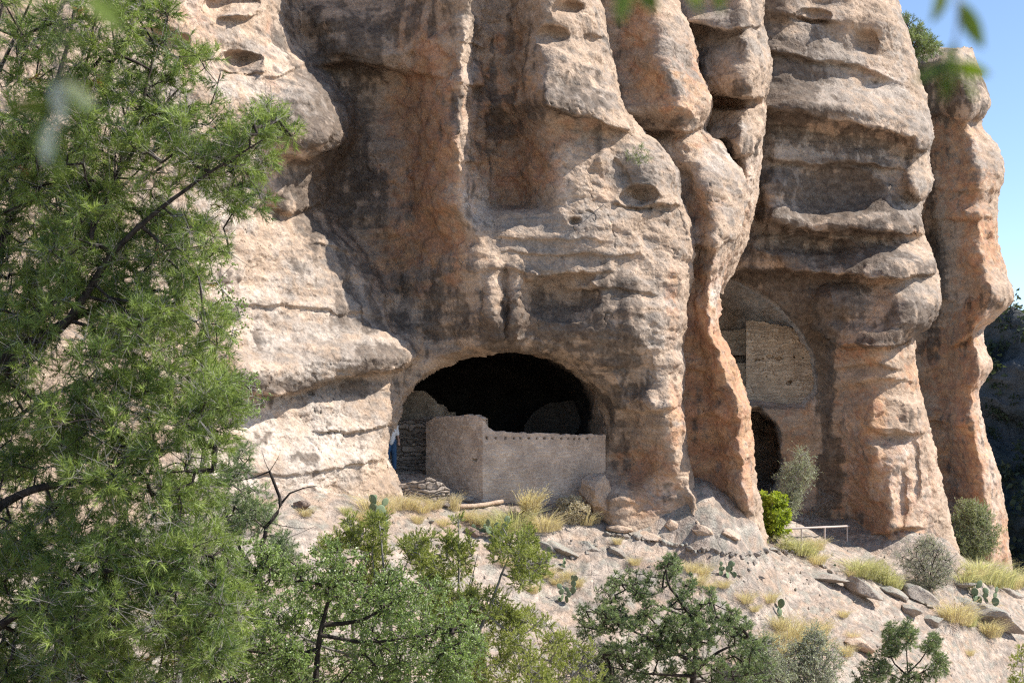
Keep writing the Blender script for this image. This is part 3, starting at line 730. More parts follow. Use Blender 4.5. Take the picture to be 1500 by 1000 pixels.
# ------------------------------------------------------------------ mesh collectors
class MB:
    def __init__(s): s.v, s.q, s.t, s.n, s.tone = [], [], [], 0, []
    def add(s, v, f, tone=None):
        v = np.asarray(v, float).reshape(-1, 3); f = np.asarray(f)
        if not len(v): return
        (s.q if f.shape[1] == 4 else s.t).append(f + s.n)
        s.v.append(v); s.n += len(v)
        s.tone.append(np.full(len(v), 0.5) if tone is None else np.asarray(tone, float))
    def build(s, name, mat, parent=None, smooth=True, origin=(0, 0, 0)):
        fs = []
        if s.q: fs.append(np.concatenate(s.q))
        if s.t: fs.append(np.concatenate(s.t))
        o = new_mesh(name, np.concatenate(s.v) - np.array(origin, float), fs, mat, smooth, parent)
        attr(o, 'tone', np.concatenate(s.tone))
        return o

def norm(a): return a / np.maximum(np.linalg.norm(a, axis=-1, keepdims=True), 1e-9)
def perp_frame(d):
    ref = np.where(np.abs(d[:, 2:3]) < 0.9, np.array([[0, 0, 1.0]]), np.array([[1.0, 0, 0]]))
    a = norm(np.cross(d, ref)); return a, np.cross(d, a)

def prisms(mb, A, B, ra, rb, k=4, tone=None):
    """one tapered piece of branch from each A to each B"""
    A, B = np.asarray(A, float), np.asarray(B, float)
    if not len(A): return
    d = norm(B - A); u, v = perp_frame(d)
    an = np.arange(k) * 2 * math.pi / k
    ring = np.cos(an)[None, :, None] * u[:, None, :] + np.sin(an)[None, :, None] * v[:, None, :]
    V = np.concatenate([A[:, None, :] + ring * np.reshape(ra, (-1, 1, 1)), B[:, None, :] + ring * np.reshape(rb, (-1, 1, 1))], 1)
    base = np.arange(len(A))[:, None] * 2 * k
    i = np.arange(k); j = (i + 1) % k
    f = np.stack([i, j, j + k, i + k], -1)
    mb.add(V.reshape(-1, 3), (base[:, :, None] + f[None]).reshape(-1, 4), None if tone is None else np.repeat(tone, 2 * k))

def tube(mb, pts, rad, k=8, bumpy=0.0):
    pts = np.asarray(pts, float); n = len(pts); rad = np.broadcast_to(np.asarray(rad, float), (n,))
    d = norm(np.gradient(pts, axis=0)); u, v = perp_frame(d)
    an = np.arange(k) * 2 * math.pi / k
    rr = rad[:, None] * (1 + bumpy * rng.normal(size=(n, k)))
    V = pts[:, None] + (np.cos(an)[None, :, None] * u[:, None] + np.sin(an)[None, :, None] * v[:, None]) * rr[..., None]
    f = []
    i = np.arange(n - 1)[:, None] * k; a = np.arange(k); b = (a + 1) % k
    f = np.stack([i + a, i + b, i + b + k, i + a + k], -1).reshape(-1, 4)
    mb.add(V.reshape(-1, 3), f)
    mb.add(np.concatenate([V[-1], pts[-1:]]), np.stack([a, b, np.full(k, k)], -1))

def smooth_path(pts, step):
    P = np.asarray(pts, float); n = len(P)
    if n < 3: P = np.array([P[0], (P[0] + P[-1]) / 2, P[-1]]); n = 3
    t = np.concatenate([[0], np.cumsum(np.linalg.norm(np.diff(P, axis=0), axis=1))])
    m = max(4, int(t[-1] / step)); q = np.linspace(0, t[-1], m)
    return pchip(np.repeat(t[None], 3, 0), P.T.copy(), np.repeat(q[None], 3, 0)).T

def leaves(mb, p, d, nrm, ln, wd, fold=0.18, tone=None):
    """a folded four-cornered leaf at each p, pointing along d"""
    n = len(p); d = norm(d); s = norm(np.cross(d, nrm)); up = np.cross(s, d)
    ln = np.broadcast_to(ln, (n,))[:, None]; wd = np.broadcast_to(wd, (n,))[:, None]
    V = np.stack([p, p + d * ln * 0.5 + s * wd * 0.5 + up * wd * fold, p + d * ln, p + d * ln * 0.5 - s * wd * 0.5 + up * wd * fold], 1)
    b = np.arange(n)[:, None] * 4
    mb.add(V.reshape(-1, 3), np.concatenate([b + np.array([[0, 1, 2]]), b + np.array([[0, 2, 3]])], 0), None if tone is None else np.repeat(tone, 4))

def needles(mb, base, d, per, length, width, ln_twig, a0, a1, tone):
    n = len(base); B = np.repeat(base, per, 0); D = np.repeat(d, per, 0)
    B = B - D * (rng.random((len(B), 1)) ** 1.3) * ln_twig
    u, v = perp_frame(D)
    ph = rng.random((len(B), 1)) * 2 * math.pi; th = a0 + (a1 - a0) * rng.random((len(B), 1))
    nd = D * np.cos(th) + (u * np.cos(ph) + v * np.sin(ph)) * np.sin(th)
    L = length * (0.7 + 0.6 * rng.random((len(B), 1)))
    s = norm(np.cross(nd, rng.normal(size=nd.shape)))
    T = B + nd * L; T[:, 2] -= 0.06 * L[:, 0]
    V = np.stack([B - s * width, B + s * width, T], 1)
    mb.add(V.reshape(-1, 3), np.arange(len(B) * 3).reshape(-1, 3), np.repeat(np.repeat(tone, per), 3))

# ------------------------------------------------------------------ plant materials
def leaf_material(name, dark, light, rough=0.6, spec=0.25, trans=0.3, third=None):
    s = NT(name)
    t = s.attr('tone')
    c = s.mix(s.ramp(t, 0.1, 0.9, False), dark, light)
    if third is not None: c = s.mix(s.ramp(t, 0.955, 0.965), c, third)
    c = s.mix(1.0, c, s.mix(s.noise(s.coords(), 9.0, 3), (0.75, 0.75, 0.75), (1.25, 1.25, 1.2)), 'MULTIPLY')
    b = s.n('ShaderNodeBsdfPrincipled'); s.l(c, b.inputs['Base Color'])
    b.inputs['Roughness'].default_value = rough; b.inputs['Specular IOR Level'].default_value = spec
    tr = s.n('ShaderNodeBsdfTranslucent'); s.l(s.mix(1.0, c, (1.15, 1.2, 0.7), 'MULTIPLY'), tr.inputs['Color'])
    m = s.n('ShaderNodeMixShader'); m.inputs[0].default_value = trans
    s.l(b.outputs[0], m.inputs[1]); s.l(tr.outputs[0], m.inputs[2]); s.l(m.outputs[0], s.out.inputs['Surface'])
    return s.m
def bark_material(name, a, b, scale=14):
    s = NT(name); co = s.coords((1, 1, 0.35))
    n = s.noise(co, scale, 5, 0.65)
    c = s.mix(s.ramp(n, 0.3, 0.7), a, b)
    c = s.mix(s.ramp(s.attr('tone'), 0.8, 0.95), c, (0.30, 0.275, 0.25))
    s.bsdf(c, 0.9, s.bump(n, 1.0, 0.03), 0.1); return s.m
M_BARK = bark_material('dark_bark', (0.022, 0.018, 0.016), (0.075, 0.062, 0.053))
M_GBARK = bark_material('grey_bark', (0.13, 0.115, 0.10), (0.30, 0.275, 0.25))
M_TWIG = bark_material('grey_twigs', (0.16, 0.14, 0.125), (0.38, 0.35, 0.32))
M_PINE = leaf_material('pine_needles', (0.075, 0.125, 0.033), (0.32, 0.395, 0.105), 0.5, 0.25, 0.3, (0.36, 0.20, 0.07))
M_PINYON = leaf_material('pinyon_needles', (0.10, 0.15, 0.06), (0.31, 0.38, 0.16), 0.45, 0.4, 0.2)
M_JUNI = leaf_material('juniper_sprays', (0.20, 0.24, 0.06), (0.43, 0.455, 0.14), 0.6, 0.2, 0.35)
M_OAK = leaf_material('oak_leaves', (0.12, 0.185, 0.05), (0.33, 0.43, 0.135), 0.36, 0.4, 0.3, (0.42, 0.27, 0.06))
M_GREYLEAF = leaf_material('grey_green_leaves', (0.24, 0.27, 0.16), (0.46, 0.49, 0.32), 0.6, 0.3, 0.2)
M_BRIGHT = leaf_material('bright_leaves', (0.19, 0.25, 0.03), (0.40, 0.46, 0.06), 0.45, 0.3, 0.4)
M_BUSH = leaf_material('bush_leaves', (0.18, 0.215, 0.10), (0.38, 0.42, 0.22), 0.6, 0.25, 0.25)
M_STRAW = leaf_material('dry_grass', (0.50, 0.41, 0.30), (0.74, 0.64, 0.50), 0.7, 0.2, 0.5)
M_GGRASS = leaf_material('green_grass', (0.38, 0.38, 0.23), (0.64, 0.59, 0.41), 0.7, 0.2, 0.5)
M_DRY = leaf_material('dry_shrub_twigs', (0.40, 0.34, 0.24), (0.66, 0.57, 0.42), 0.7, 0.2, 0.2)
M_CACT = leaf_material('cactus_skin', (0.11, 0.15, 0.085), (0.19, 0.235, 0.13), 0.55, 0.3, 0.0)

# ------------------------------------------------------------------ plants grown towards points of their crown
def crown_points(poly, d0, d1, n, clump=0, spread=12.0):
    """points inside a crown; with clump they gather round that many centres"""
    P = np.array(poly, float); lo, hi = P.min(0), P.max(0); out = []
    if clump:
        c = []
        while len(c) < clump:
            q = lo + (hi - lo) * rng.random(2)
            if poly_sdf(q[:1], q[1:], poly)[0] > 0: c.append((*q, d0 + (d1 - d0) * rng.random()))
        c = np.array(c); k = rng.integers(0, clump, n)
        D = np.clip(c[k, 2] + rng.normal(size=n) * spread * 0.5 * (d0 + d1) / F, d0, d1)
        q = c[k, :2] + rng.normal(size=(n, 2)) * spread
        ok = poly_sdf(q[:, 0], q[:, 1], poly) > -spread * 0.6
        return world(q[ok, 0], q[ok, 1], D[ok])
    q = lo + (hi - lo) * rng.random((n * 4, 2))
    q = q[poly_sdf(q[:, 0], q[:, 1], poly) > 0][:n]
    return world(q[:, 0], q[:, 1], d0 + (d1 - d0) * rng.random(len(q)))

def grow(limbs, targets, seg, twig_r, bow=0.1, jit=0.06, power=0.45):
    """limbs: (points, first radius, last radius). returns nodes, parents, radii and the node of each target"""
    N, par, rad = [], [], []
    for pts, r0, r1 in limbs:
        P = smooth_path(pts, seg); st = len(N)
        for i, p in enumerate(P):
            N.append(p); rad.append(r0 + (r1 - r0) * i / (len(P) - 1)); par.append(len(N) - 2 if i else -1)
    nodes = np.zeros((len(N) + len(targets) * 14 + 10, 3)); nodes[:len(N)] = N; n = len(N)
    n0 = n
    par = list(par); T = np.asarray(targets)
    dist = np.min(np.linalg.norm(T[:, None] - nodes[None, :n:2], axis=2), axis=1)
    tip = []
    for ti in np.argsort(dist):
        t = T[ti]
        dd = np.linalg.norm(nodes[:n] - t, axis=1)
        j = int(np.argmin(dd)); L = dd[j]
        m = max(1, min(10, int(L / seg)))
        side = rng.normal(size=3); side[2] = abs(side[2]) * 0.6
        prev = j; base = nodes[j].copy()
        for k in range(1, m + 1):
            f = k / m
            p = base + (t - base) * f + side * bow * L * f * (1 - f) * 2 + (rng.normal(size=3) * jit * seg if k < m else 0)
            nodes[n] = p; par.append(prev); prev = n; n += 1
        tip.append((ti, n - 1))
    nodes = nodes[:n]; par = np.array(par)
    cnt = np.zeros(n)
    for ti, i in tip: cnt[i] += 1
    for i in range(n - 1, n0 - 1, -1):
        if par[i] >= n0: cnt[par[i]] += cnt[i]
    r = twig_r * np.maximum(cnt, 1) ** power
    r[:n0] = rad
    order = np.zeros(len(T), int)
    for ti, i in tip: order[ti] = i
    return nodes, par, r, order, n0

def plant(name, limbs, targets, kind, mats, label, cat, group=None, seg=0.2, twig_r=0.004, per=5, size=0.08, reach=0.16, parts=('trunk', 'crown'), bow=0.1, nper=20, wscale=1.0, bare=0.0, updir=0.25, limb_k=8):
    nodes, par, r, tipn, n0 = grow(limbs, targets, seg, twig_r, bow)
    base = np.asarray(limbs[0][0][0], float)
    root = empty(name, base); tag(root, label, cat, group)
    wood = MB()
    for pts, a, b in limbs:
        P = smooth_path(pts, seg); P[1:-1] += rng.normal(size=P[1:-1].shape) * 0.05 * a
        tube(wood, P, np.linspace(a, b, len(P)), limb_k, 0.06)
    e = np.arange(n0, len(nodes)); pa = par[e]
    prisms(wood, nodes[pa], nodes[e], np.minimum(r[pa], r[e] * 1.25), r[e], 4)
    # twigs at the tips
    tp = nodes[tipn]; td = norm(tp - nodes[par[tipn]] + 1e-6)
    keep = rng.random(len(tp)) >= bare
    S = np.repeat(tp, per, 0); Dv = np.repeat(td, per, 0)
    dv = norm(Dv * 0.8 + rng.normal(size=Dv.shape) * 0.75 + np.array([0, 0, updir]))
    E = S + dv * reach * (0.45 + 0.75 * rng.random((len(S), 1)))
    one = np.ones(len(S))
    prisms(wood, S, E, one * twig_r * 0.8, one * twig_r * 0.5, 3, one)
    if bare: prisms(wood, S[::2], (E + dv * reach)[::2], one[::2] * twig_r * 0.8, one[::2] * twig_r * 0.4, 3, one[::2])
    wood.build(parts[0], mats[0], root, origin=base)
    kp = np.repeat(keep, per)
    E, dv, S = E[kp], dv[kp], S[kp]
    lf = MB(); n = len(E)
    tone = np.clip(np.repeat(rng.random(len(tp))[keep], per) * 0.7 + 0.3 * rng.random(n), 0, 1)
    if kind == 'needles':
        needles(lf, E + dv * size * 0.3, dv, nper, size, 0.0022 * wscale, reach * 0.75, 0.35, 1.15, tone)
    elif kind == 'sprays':
        # scale-leaved sprays: short thick tapering shoots
        needles(lf, E + dv * size * 0.4, dv, nper, size * 0.55, 0.0058 * wscale, reach * 0.95, 0.2, 0.95, tone)
    else:
        k = nper
        B = np.repeat(E, k, 0) - np.repeat(E - S, k, 0) * rng.random((n * k, 1)) * 0.95
        d = norm(np.repeat(dv, k, 0) * 0.4 + rng.normal(size=(n * k, 3)))
        nr = norm(rng.normal(size=(n * k, 3)) + np.array([0.25, 0, 0.9]))
        ln = size * (0.6 + 0.7 * rng.random(n * k))
        tn = np.clip(np.repeat(tone, k) * 0.6 + 0.4 * rng.random(n * k), 0, 1)
        leaves(lf, B, d, nr, ln, ln * (0.55 if kind == 'leaves' else 0.2) * wscale, 0.18, tn)
    lf.build(parts[1], mats[1], root, smooth=False, origin=base)
    return root

def px3(pts, D):
    """polyline of (column, row[, metres]) as places"""
    return [tuple(W(p[0], p[1], p[2] if len(p) > 2 else D)) for p in pts]

def foot(px, D):
    """point of the ground straight below a picture column at a given distance"""
    x = D * (px - 750) / F
    return (x, D, gz(x, D) - 0.15)

# --- the big pine on the left
pf = foot(-120, 14.4)
pine_limbs = [([pf] + px3([(-95, 1000), (-70, 800), (-45, 640), (20, 505), (62, 458), (112, 390), (150, 295), (188, 212), (215, 125), (228, 60)], 14.0), 0.17, 0.008),
              (px3([(-45, 640, 14.1), (20, 530, 13.7), (95, 474, 13.5), (165, 372, 13.4), (215, 322, 13.3), (300, 258, 13.1), (385, 205, 13.0)], 13.6), 0.07, 0.008),
              (px3([(20, 505, 14.0), (80, 480, 14.4), (140, 452, 14.6), (220, 425, 14.8), (300, 445, 14.8)], 14), 0.06, 0.008),
              (px3([(-70, 800, 14.2), (40, 720, 13.8), (150, 700, 13.5), (270, 690, 13.3)], 14), 0.07, 0.008),
              (px3([(-95, 980, 14.3), (60, 880, 13.6), (190, 830, 13.2), (315, 830, 13.0)], 14), 0.07, 0.008),
              (px3([(-45, 640, 14.1), (-10, 420, 14.6), (20, 300, 14.8), (62, 180, 14.9), (100, 60, 14.9), (120, -50, 14.9)], 14), 0.09, 0.012),
              (px3([(150, 295, 14.0), (200, 215, 14.4), (262, 130, 14.6), (300, 100, 14.7)], 14), 0.03, 0.006),
              (px3([(-95, 1000, 14.3), (20, 940, 15.0), (160, 930, 15.2), (300, 920, 15.0)], 14), 0.05, 0.008),
              (px3([(-70, 800, 14.2), (0, 640, 15.2), (120, 560, 15.6), (250, 540, 15.6)], 14), 0.05, 0.008),
              (px3([(20, 300, 14.8), (-20, 180, 14.2), (20, 60, 13.9), (60, -30, 13.8)], 14), 0.04, 0.008)]
PT = [(-60, -60), (175, -60), (212, 8), (250, 28), (262, 62), (318, 96), (340, 150), (375, 178), (405, 140), (412, 128), (418, 165), (438, 212), (425, 236), (398, 240), (396, 290), (352, 318), (310, 290), (245, 322), (215, 262), (165, 250), (120, 205), (50, 230), (-60, 250)]
PM = [(-60, 240), (50, 225), (120, 215), (210, 290), (250, 330), (330, 330), (330, 380), (260, 400), (150, 420), (60, 540), (-60, 560)]
PL = [(150, 420), (205, 402), (290, 398), (322, 470), (340, 545), (342, 610), (318, 680), (308, 740), (330, 792), (348, 850), (358, 905), (338, 950), (280, 1012), (60, 1030), (40, 900), (110, 760), (60, 640), (100, 520)]
PB = [(-60, 540), (60, 560), (110, 700), (60, 820), (80, 1030), (-60, 1030)]
tg = np.concatenate([crown_points(PT, 12.8, 15.2, 800, 125, 11), crown_points(PM, 13.8, 15.8, 250), crown_points(PM, 12.9, 13.5, 220, 40, 11), crown_points(PM, 14, 15.8, 260, 60, 14), crown_points(PL, 12.4, 15.2, 1150, 150, 10.5), crown_points(PL, 12.6, 14.4, 220), crown_points(PB, 13.2, 16, 430, 80, 14), crown_points(PB, 14, 16, 200), crown_points(PL, 13, 15.4, 350), crown_points(PM, 14, 15.8, 120)])
plant('pine_tree', pine_limbs, tg, 'needles', (M_BARK, M_PINE), 'big long-needled pine with dark leaning limbs in front of the cliff wall', 'pine tree', seg=0.16, twig_r=0.0035, per=6, size=0.10, reach=0.17, nper=22, wscale=2.1, bare=0.22)

# --- broad-leaved sprays beside the pine
b0 = foot(255, 15.2)
plant('oak_tree', [([b0] + px3([(262, 1000), (285, 800), (300, 640), (320, 560), (345, 470)], 15.2), 0.05, 0.006), (px3([(300, 640), (330, 590), (370, 580)], 15.2), 0.012, 0.004)],
      np.concatenate([crown_points([(318, 430), (352, 428), (366, 468), (340, 505), (312, 520)], 14.9, 15.5, 46), crown_points([(325, 560), (366, 545), (393, 582), (386, 604), (345, 612)], 14.9, 15.5, 46), crown_points([(290, 360), (340, 380), (335, 430), (300, 430)], 15, 15.6, 22)]),
      'leaves', (M_TWIG, M_OAK), 'slender oak with small yellowing leaves poking out beside the pine', 'oak tree', seg=0.12, twig_r=0.003, per=3, size=0.042, reach=0.14, nper=5)

# --- pinyon with a dead dark top
b0 = foot(392, 20.0)
plant('pinyon_tree', [([b0] + px3([(388, 1010), (384, 920), (380, 830), (390, 775), (411, 738), (404, 712), (395, 690)], 20), 0.085, 0.022),
                      (px3([(411, 738), (425, 722), (446, 714), (465, 711)], 20), 0.02, 0.005), (px3([(395, 690), (372, 699), (335, 706)], 20), 0.014, 0.004), (px3([(395, 690), (388, 676), (385, 664)], 20), 0.008, 0.003), (px3([(395, 690), (404, 676), (411, 662)], 20), 0.007, 0.003),
                      (px3([(384, 850), (350, 800, 20.4), (330, 730, 20.8), (366, 668, 21)], 20), 0.035, 0.006), (px3([(380, 830), (410, 815), (446, 838)], 20), 0.03, 0.006), (px3([(395, 765), (425, 772), (452, 774)], 20), 0.008, 0.003), (px3([(386, 800), (420, 788, 20.3), (440, 780, 20.5), (462, 770, 20.6)], 20), 0.008, 0.003),
                      (px3([(384, 900), (350, 880), (335, 890)], 20), 0.03, 0.006)],
      np.concatenate([crown_points([(318, 700), (350, 655), (374, 655), (366, 690), (340, 720)], 20.4, 21.2, 50), crown_points([(320, 720), (385, 715), (400, 745), (392, 800), (340, 800), (305, 770)], 20.2, 21.4, 150, 30, 9), crown_points([(400, 780), (425, 790), (445, 840), (400, 850), (385, 830)], 19.8, 20.6, 90), crown_points([(310, 820), (370, 830), (380, 880), (330, 900)], 20, 21, 90)]),
      'needles', (M_BARK, M_PINYON), 'dark pinyon with a bare forked dead top against the pale rock foot', 'pinyon tree', 'pinyon trees on the slope', seg=0.14, twig_r=0.004, per=6, size=0.06, reach=0.15, nper=24, wscale=1.7)

# --- scrub oaks along the bottom
b0 = foot(455, 17.2)
plant('scrub_oak', [([b0] + px3([(462, 1000), (466, 950), (474, 905), (482, 872), (470, 856), (440, 850), (415, 858)], 17.2), 0.075, 0.012), (px3([(474, 915), (520, 910), (560, 892), (600, 862), (636, 838)], 17.2), 0.035, 0.006), (px3([(482, 880), (520, 850, 17.5), (545, 815, 17.6)], 17.2), 0.02, 0.005),
                    (px3([(466, 950), (430, 962), (405, 1000)], 17.2), 0.03, 0.01), (px3([(470, 930), (540, 940), (620, 930), (680, 925)], 17.0), 0.03, 0.005)],
      np.concatenate([crown_points([(440, 830), (480, 800), (540, 826), (600, 836), (650, 860), (690, 885), (700, 940), (690, 1020), (500, 1020), (520, 930), (470, 900), (420, 900)], 16.6, 17.8, 800, 110, 14)]),
      'leaves', (M_BARK, M_OAK), 'glossy leaved scrub oak with a crooked black trunk at the bottom edge', 'scrub oak', 'scrub oaks in front of the slope', seg=0.12, twig_r=0.003, per=5, size=0.04, reach=0.13, nper=8)
b0 = foot(330, 16.6)
plant('scrub_oak', [([b0] + px3([(335, 1000), (345, 930), (362, 880), (380, 840)], 16.6), 0.04, 0.008), (px3([(345, 930), (300, 930), (270, 950)], 16.6), 0.02, 0.006), (px3([(350, 950), (400, 960), (430, 985)], 16.6), 0.02, 0.006)],
      np.concatenate([crown_points([(330, 800), (372, 792), (420, 812), (424, 850), (390, 872), (345, 862)], 16.4, 17.0, 120), crown_points([(240, 930), (310, 890), (370, 880), (390, 930), (450, 960), (460, 1020), (230, 1020)], 16.2, 17.2, 460, 60, 14)]),
      'leaves', (M_BARK, M_OAK), 'low scrub oak of bright small leaves under the right edge of the pine', 'scrub oak', 'scrub oaks in front of the slope', seg=0.12, twig_r=0.003, per=5, size=0.04, reach=0.13, nper=8)

b0 = foot(560, 18.6)
plant('scrub_oak', [([b0] + px3([(565, 1010), (560, 960), (545, 920), (552, 880)], 18.6), 0.05, 0.008), (px3([(558, 950), (610, 930), (640, 900)], 18.6), 0.025, 0.006), (px3([(560, 965), (500, 955), (440, 930), (410, 900)], 18.6), 0.03, 0.006)],
      np.concatenate([crown_points([(390, 890), (440, 868), (500, 880), (560, 866), (640, 880), (690, 900), (690, 1020), (380, 1020)], 18.0, 19.4, 620, 100, 14)]),
      'leaves', (M_GBARK, M_OAK), 'spreading scrub oak filling the bottom edge behind the crooked one', 'scrub oak', 'scrub oaks in front of the slope', seg=0.14, twig_r=0.003, per=5, size=0.042, reach=0.14, nper=8)

# --- junipers
JL = 'junipers in front of the slope'
def juniper(px, D, limbs, polys, label, n, per=5, size=0.075, mat=None):
    b = foot(px, D)
    L = [([b] + px3(limbs[0], D), 0.06 if D > 20 else 0.045, 0.008)] + [(px3(l, D), 0.022, 0.005) for l in limbs[1:]]
    t = np.concatenate([crown_points(p, D - 0.7, D + 0.7, int(m * 2.6), max(5, m // 3), 7) for p, m in zip(polys, n)])
    return plant('juniper_tree', L, t, 'sprays', (M_GBARK, mat or M_JUNI), label, 'juniper', JL, seg=0.14, twig_r=0.0035, per=per, size=size, reach=0.13, nper=26, updir=0.7)
juniper(520, 21.5, [[(520, 1000), (515, 900), (505, 840), (495, 800), (492, 770)], [(515, 900), (530, 830), (525, 765)], [(510, 860), (545, 820), (548, 770)]],
        [[(462, 800), (482, 772), (500, 764), (500, 800), (480, 820)], [(500, 770), (524, 752), (535, 790), (510, 820)], [(535, 800), (560, 772), (565, 820), (545, 850)], [(470, 830), (540, 830), (550, 880), (480, 880)]],
        'olive juniper with separate upright tips left of the prickly pear', (26, 28, 26, 46))
juniper(575, 21.0, [[(580, 1000), (570, 900), (562, 830), (556, 770), (553, 752)], [(570, 890), (590, 840), (610, 800), (640, 790)], [(572, 880), (548, 840), (545, 800)]],
        [[(540, 770), (552, 748), (568, 752), (566, 790), (545, 795)], [(590, 800), (612, 776), (640, 790), (645, 830), (600, 840)], [(545, 830), (600, 850), (650, 850), (660, 900), (560, 910)]],
        'slim juniper with one tall tip in front of the prickly pear', (26, 46, 60))
juniper(655, 21.5, [[(650, 1000), (655, 930), (672, 860), (672, 790), (672, 760)], [(655, 920), (640, 860), (636, 810)], [(665, 890), (690, 850), (700, 810)]],
        [[(620, 830), (636, 800), (650, 812), (648, 870), (620, 870)], [(655, 790), (672, 756), (690, 800), (690, 850), (655, 850)], [(630, 870), (700, 860), (700, 930), (630, 930)]],
        'pale barked juniper with a pointed middle tip beside the leaning grey trunk', (30, 44, 60))
juniper(660, 20.5, [[(668, 1000), (690, 950), (712, 900), (735, 840), (748, 800), (735, 770)], [(735, 840), (765, 850), (790, 830)], [(712, 900), (760, 930), (800, 900)], [(690, 950), (740, 970), (790, 980)]],
        [[(720, 790), (736, 762), (750, 790), (775, 782), (800, 815), (796, 850), (760, 870), (730, 850)], [(690, 860), (740, 870), (780, 900), (770, 940), (700, 940)], [(680, 940), (780, 950), (815, 1010), (660, 1020)]],
        'leaning juniper with a thick grey trunk right of the scrub oak', (90, 60, 80), per=5)
juniper(840, 25.0, [[(840, 1010), (838, 980), (845, 945)], [(838, 990), (815, 960)], [(838, 990), (870, 960)]], [[(790, 990), (815, 940), (850, 934), (880, 960), (885, 1020), (785, 1020)]],
        'small yellow green juniper at the bottom edge left of the round pinyon', (70,))
juniper(1500, 46.0, [[(1500, 1010), (1498, 980), (1496, 955)]], [[(1478, 990), (1490, 950), (1520, 945), (1525, 1020), (1475, 1020)]], 'juniper cut by the right edge at the bottom corner', (40,), size=0.13)

juniper(770, 22.5, [[(775, 1010), (772, 970), (760, 930), (765, 900)], [(772, 980), (800, 950), (812, 925)], [(770, 985), (735, 960), (720, 930)]], [[(690, 930), (740, 900), (790, 895), (825, 930), (825, 1020), (690, 1020)]],
        'low loose juniper at the foot of the leaning grey trunk', (90,))
b0 = foot(420, 19.2)
plant('scrub_oak', [([b0] + px3([(425, 1010), (422, 960), (415, 920), (425, 890)], 19.2), 0.04, 0.008), (px3([(422, 970), (380, 940), (350, 920)], 19.2), 0.02, 0.006), (px3([(422, 965), (450, 930), (470, 905)], 19.2), 0.02, 0.006)],
      crown_points([(330, 900), (370, 880), (430, 872), (480, 890), (500, 940), (500, 1020), (320, 1020)], 18.8, 19.8, 420, 60, 13),
      'leaves', (M_TWIG, M_OAK), 'pale twigged scrub oak filling the gap below the dead topped pinyon', 'scrub oak', 'scrub oaks in front of the slope', seg=0.14, twig_r=0.003, per=5, size=0.042, reach=0.14, nper=8)

# --- pinyons on the slope
b0 = foot(1016, 28.5)
plant('pinyon_tree', [([b0] + px3([(1015, 1010), (1018, 960), (1020, 925), (1000, 885), (978, 850), (974, 822)], 28.5), 0.13, 0.015), (px3([(1018, 940), (1050, 905), (1040, 870)], 28.5), 0.05, 0.01), (px3([(1016, 985), (1060, 950), (1110, 935)], 28.2), 0.05, 0.01),
                      (px3([(1016, 970), (960, 940), (890, 905), (862, 890)], 28.4), 0.05, 0.01), (px3([(1010, 905), (950, 880), (905, 850)], 28.8), 0.035, 0.008), (px3([(1018, 960), (1070, 990), (1120, 985)], 28.0), 0.04, 0.008), (px3([(1016, 990), (940, 985), (870, 970)], 28.0), 0.04, 0.008)],
      np.concatenate([crown_points([(848, 892), (878, 868), (900, 845), (935, 832), (958, 840), (978, 812), (1000, 835), (1015, 850), (1050, 870), (1070, 890), (1090, 912), (1118, 940), (1130, 975), (1118, 1015), (850, 1015), (868, 950), (842, 920)], 27.4, 29.8, 1250, 170, 6.5)]),
      'needles', (M_BARK, M_PINYON), 'round dark green pinyon at the bottom middle of the bare slope', 'pinyon tree', 'pinyon trees on the slope', seg=0.2, twig_r=0.0055, per=7, size=0.06, reach=0.105, nper=20, wscale=2.5, updir=0.6)
b0 = foot(1330, 38.0)
plant('pinyon_tree', [([b0] + px3([(1331, 1010), (1330, 985), (1328, 950), (1329, 920)], 38), 0.06, 0.012), (px3([(1330, 990), (1305, 960), (1306, 925)], 38), 0.03, 0.01), (px3([(1330, 985), (1352, 962), (1364, 935)], 38), 0.03, 0.01), (px3([(1330, 995), (1365, 975), (1380, 962)], 38), 0.025, 0.008), (px3([(1330, 1000), (1295, 985), (1262, 990)], 38), 0.025, 0.008)],
      np.concatenate([crown_points([(1296, 925), (1306, 908), (1318, 925), (1312, 962), (1296, 960)], 37.6, 38.4, 80), crown_points([(1320, 925), (1330, 908), (1340, 925), (1336, 945), (1322, 945)], 37.6, 38.4, 52), crown_points([(1350, 950), (1364, 928), (1376, 935), (1368, 960)], 37.6, 38.4, 48), crown_points([(1368, 965), (1386, 955), (1386, 985), (1366, 985)], 37.6, 38.4, 40), crown_points([(1275, 960), (1300, 950), (1310, 990), (1255, 1015), (1250, 990)], 37.6, 38.4, 100), crown_points([(1330, 970), (1370, 985), (1370, 1015), (1290, 1015)], 37.6, 38.4, 80)]),
      'needles', (M_BARK, M_PINYON), 'young open pinyon with upright limbs at the bottom right', 'pinyon tree', 'pinyon trees on the slope', seg=0.2, twig_r=0.006, per=5, size=0.085, reach=0.15, nper=22, wscale=2.8)
b0 = W(1336, 108, 68.0)
plant('pine_tree', [([tuple(b0)] + px3([(1336, 90), (1334, 60), (1328, 35)], 68), 0.16, 0.03), (px3([(1336, 90), (1350, 72), (1364, 66)], 68), 0.06, 0.02), (px3([(1335, 75), (1348, 55)], 68), 0.05, 0.02)],
      crown_points([(1316, 30), (1328, 24), (1342, 38), (1352, 46), (1364, 56), (1374, 68), (1368, 80), (1340, 88), (1322, 80), (1312, 60)], 67, 69.5, 150),
      'needles', (M_BARK, M_PINYON), 'small dark pine on top of the cliff against the sky', 'pine tree', seg=0.4, twig_r=0.012, per=6, size=0.18, reach=0.35, nper=20, wscale=5.0)

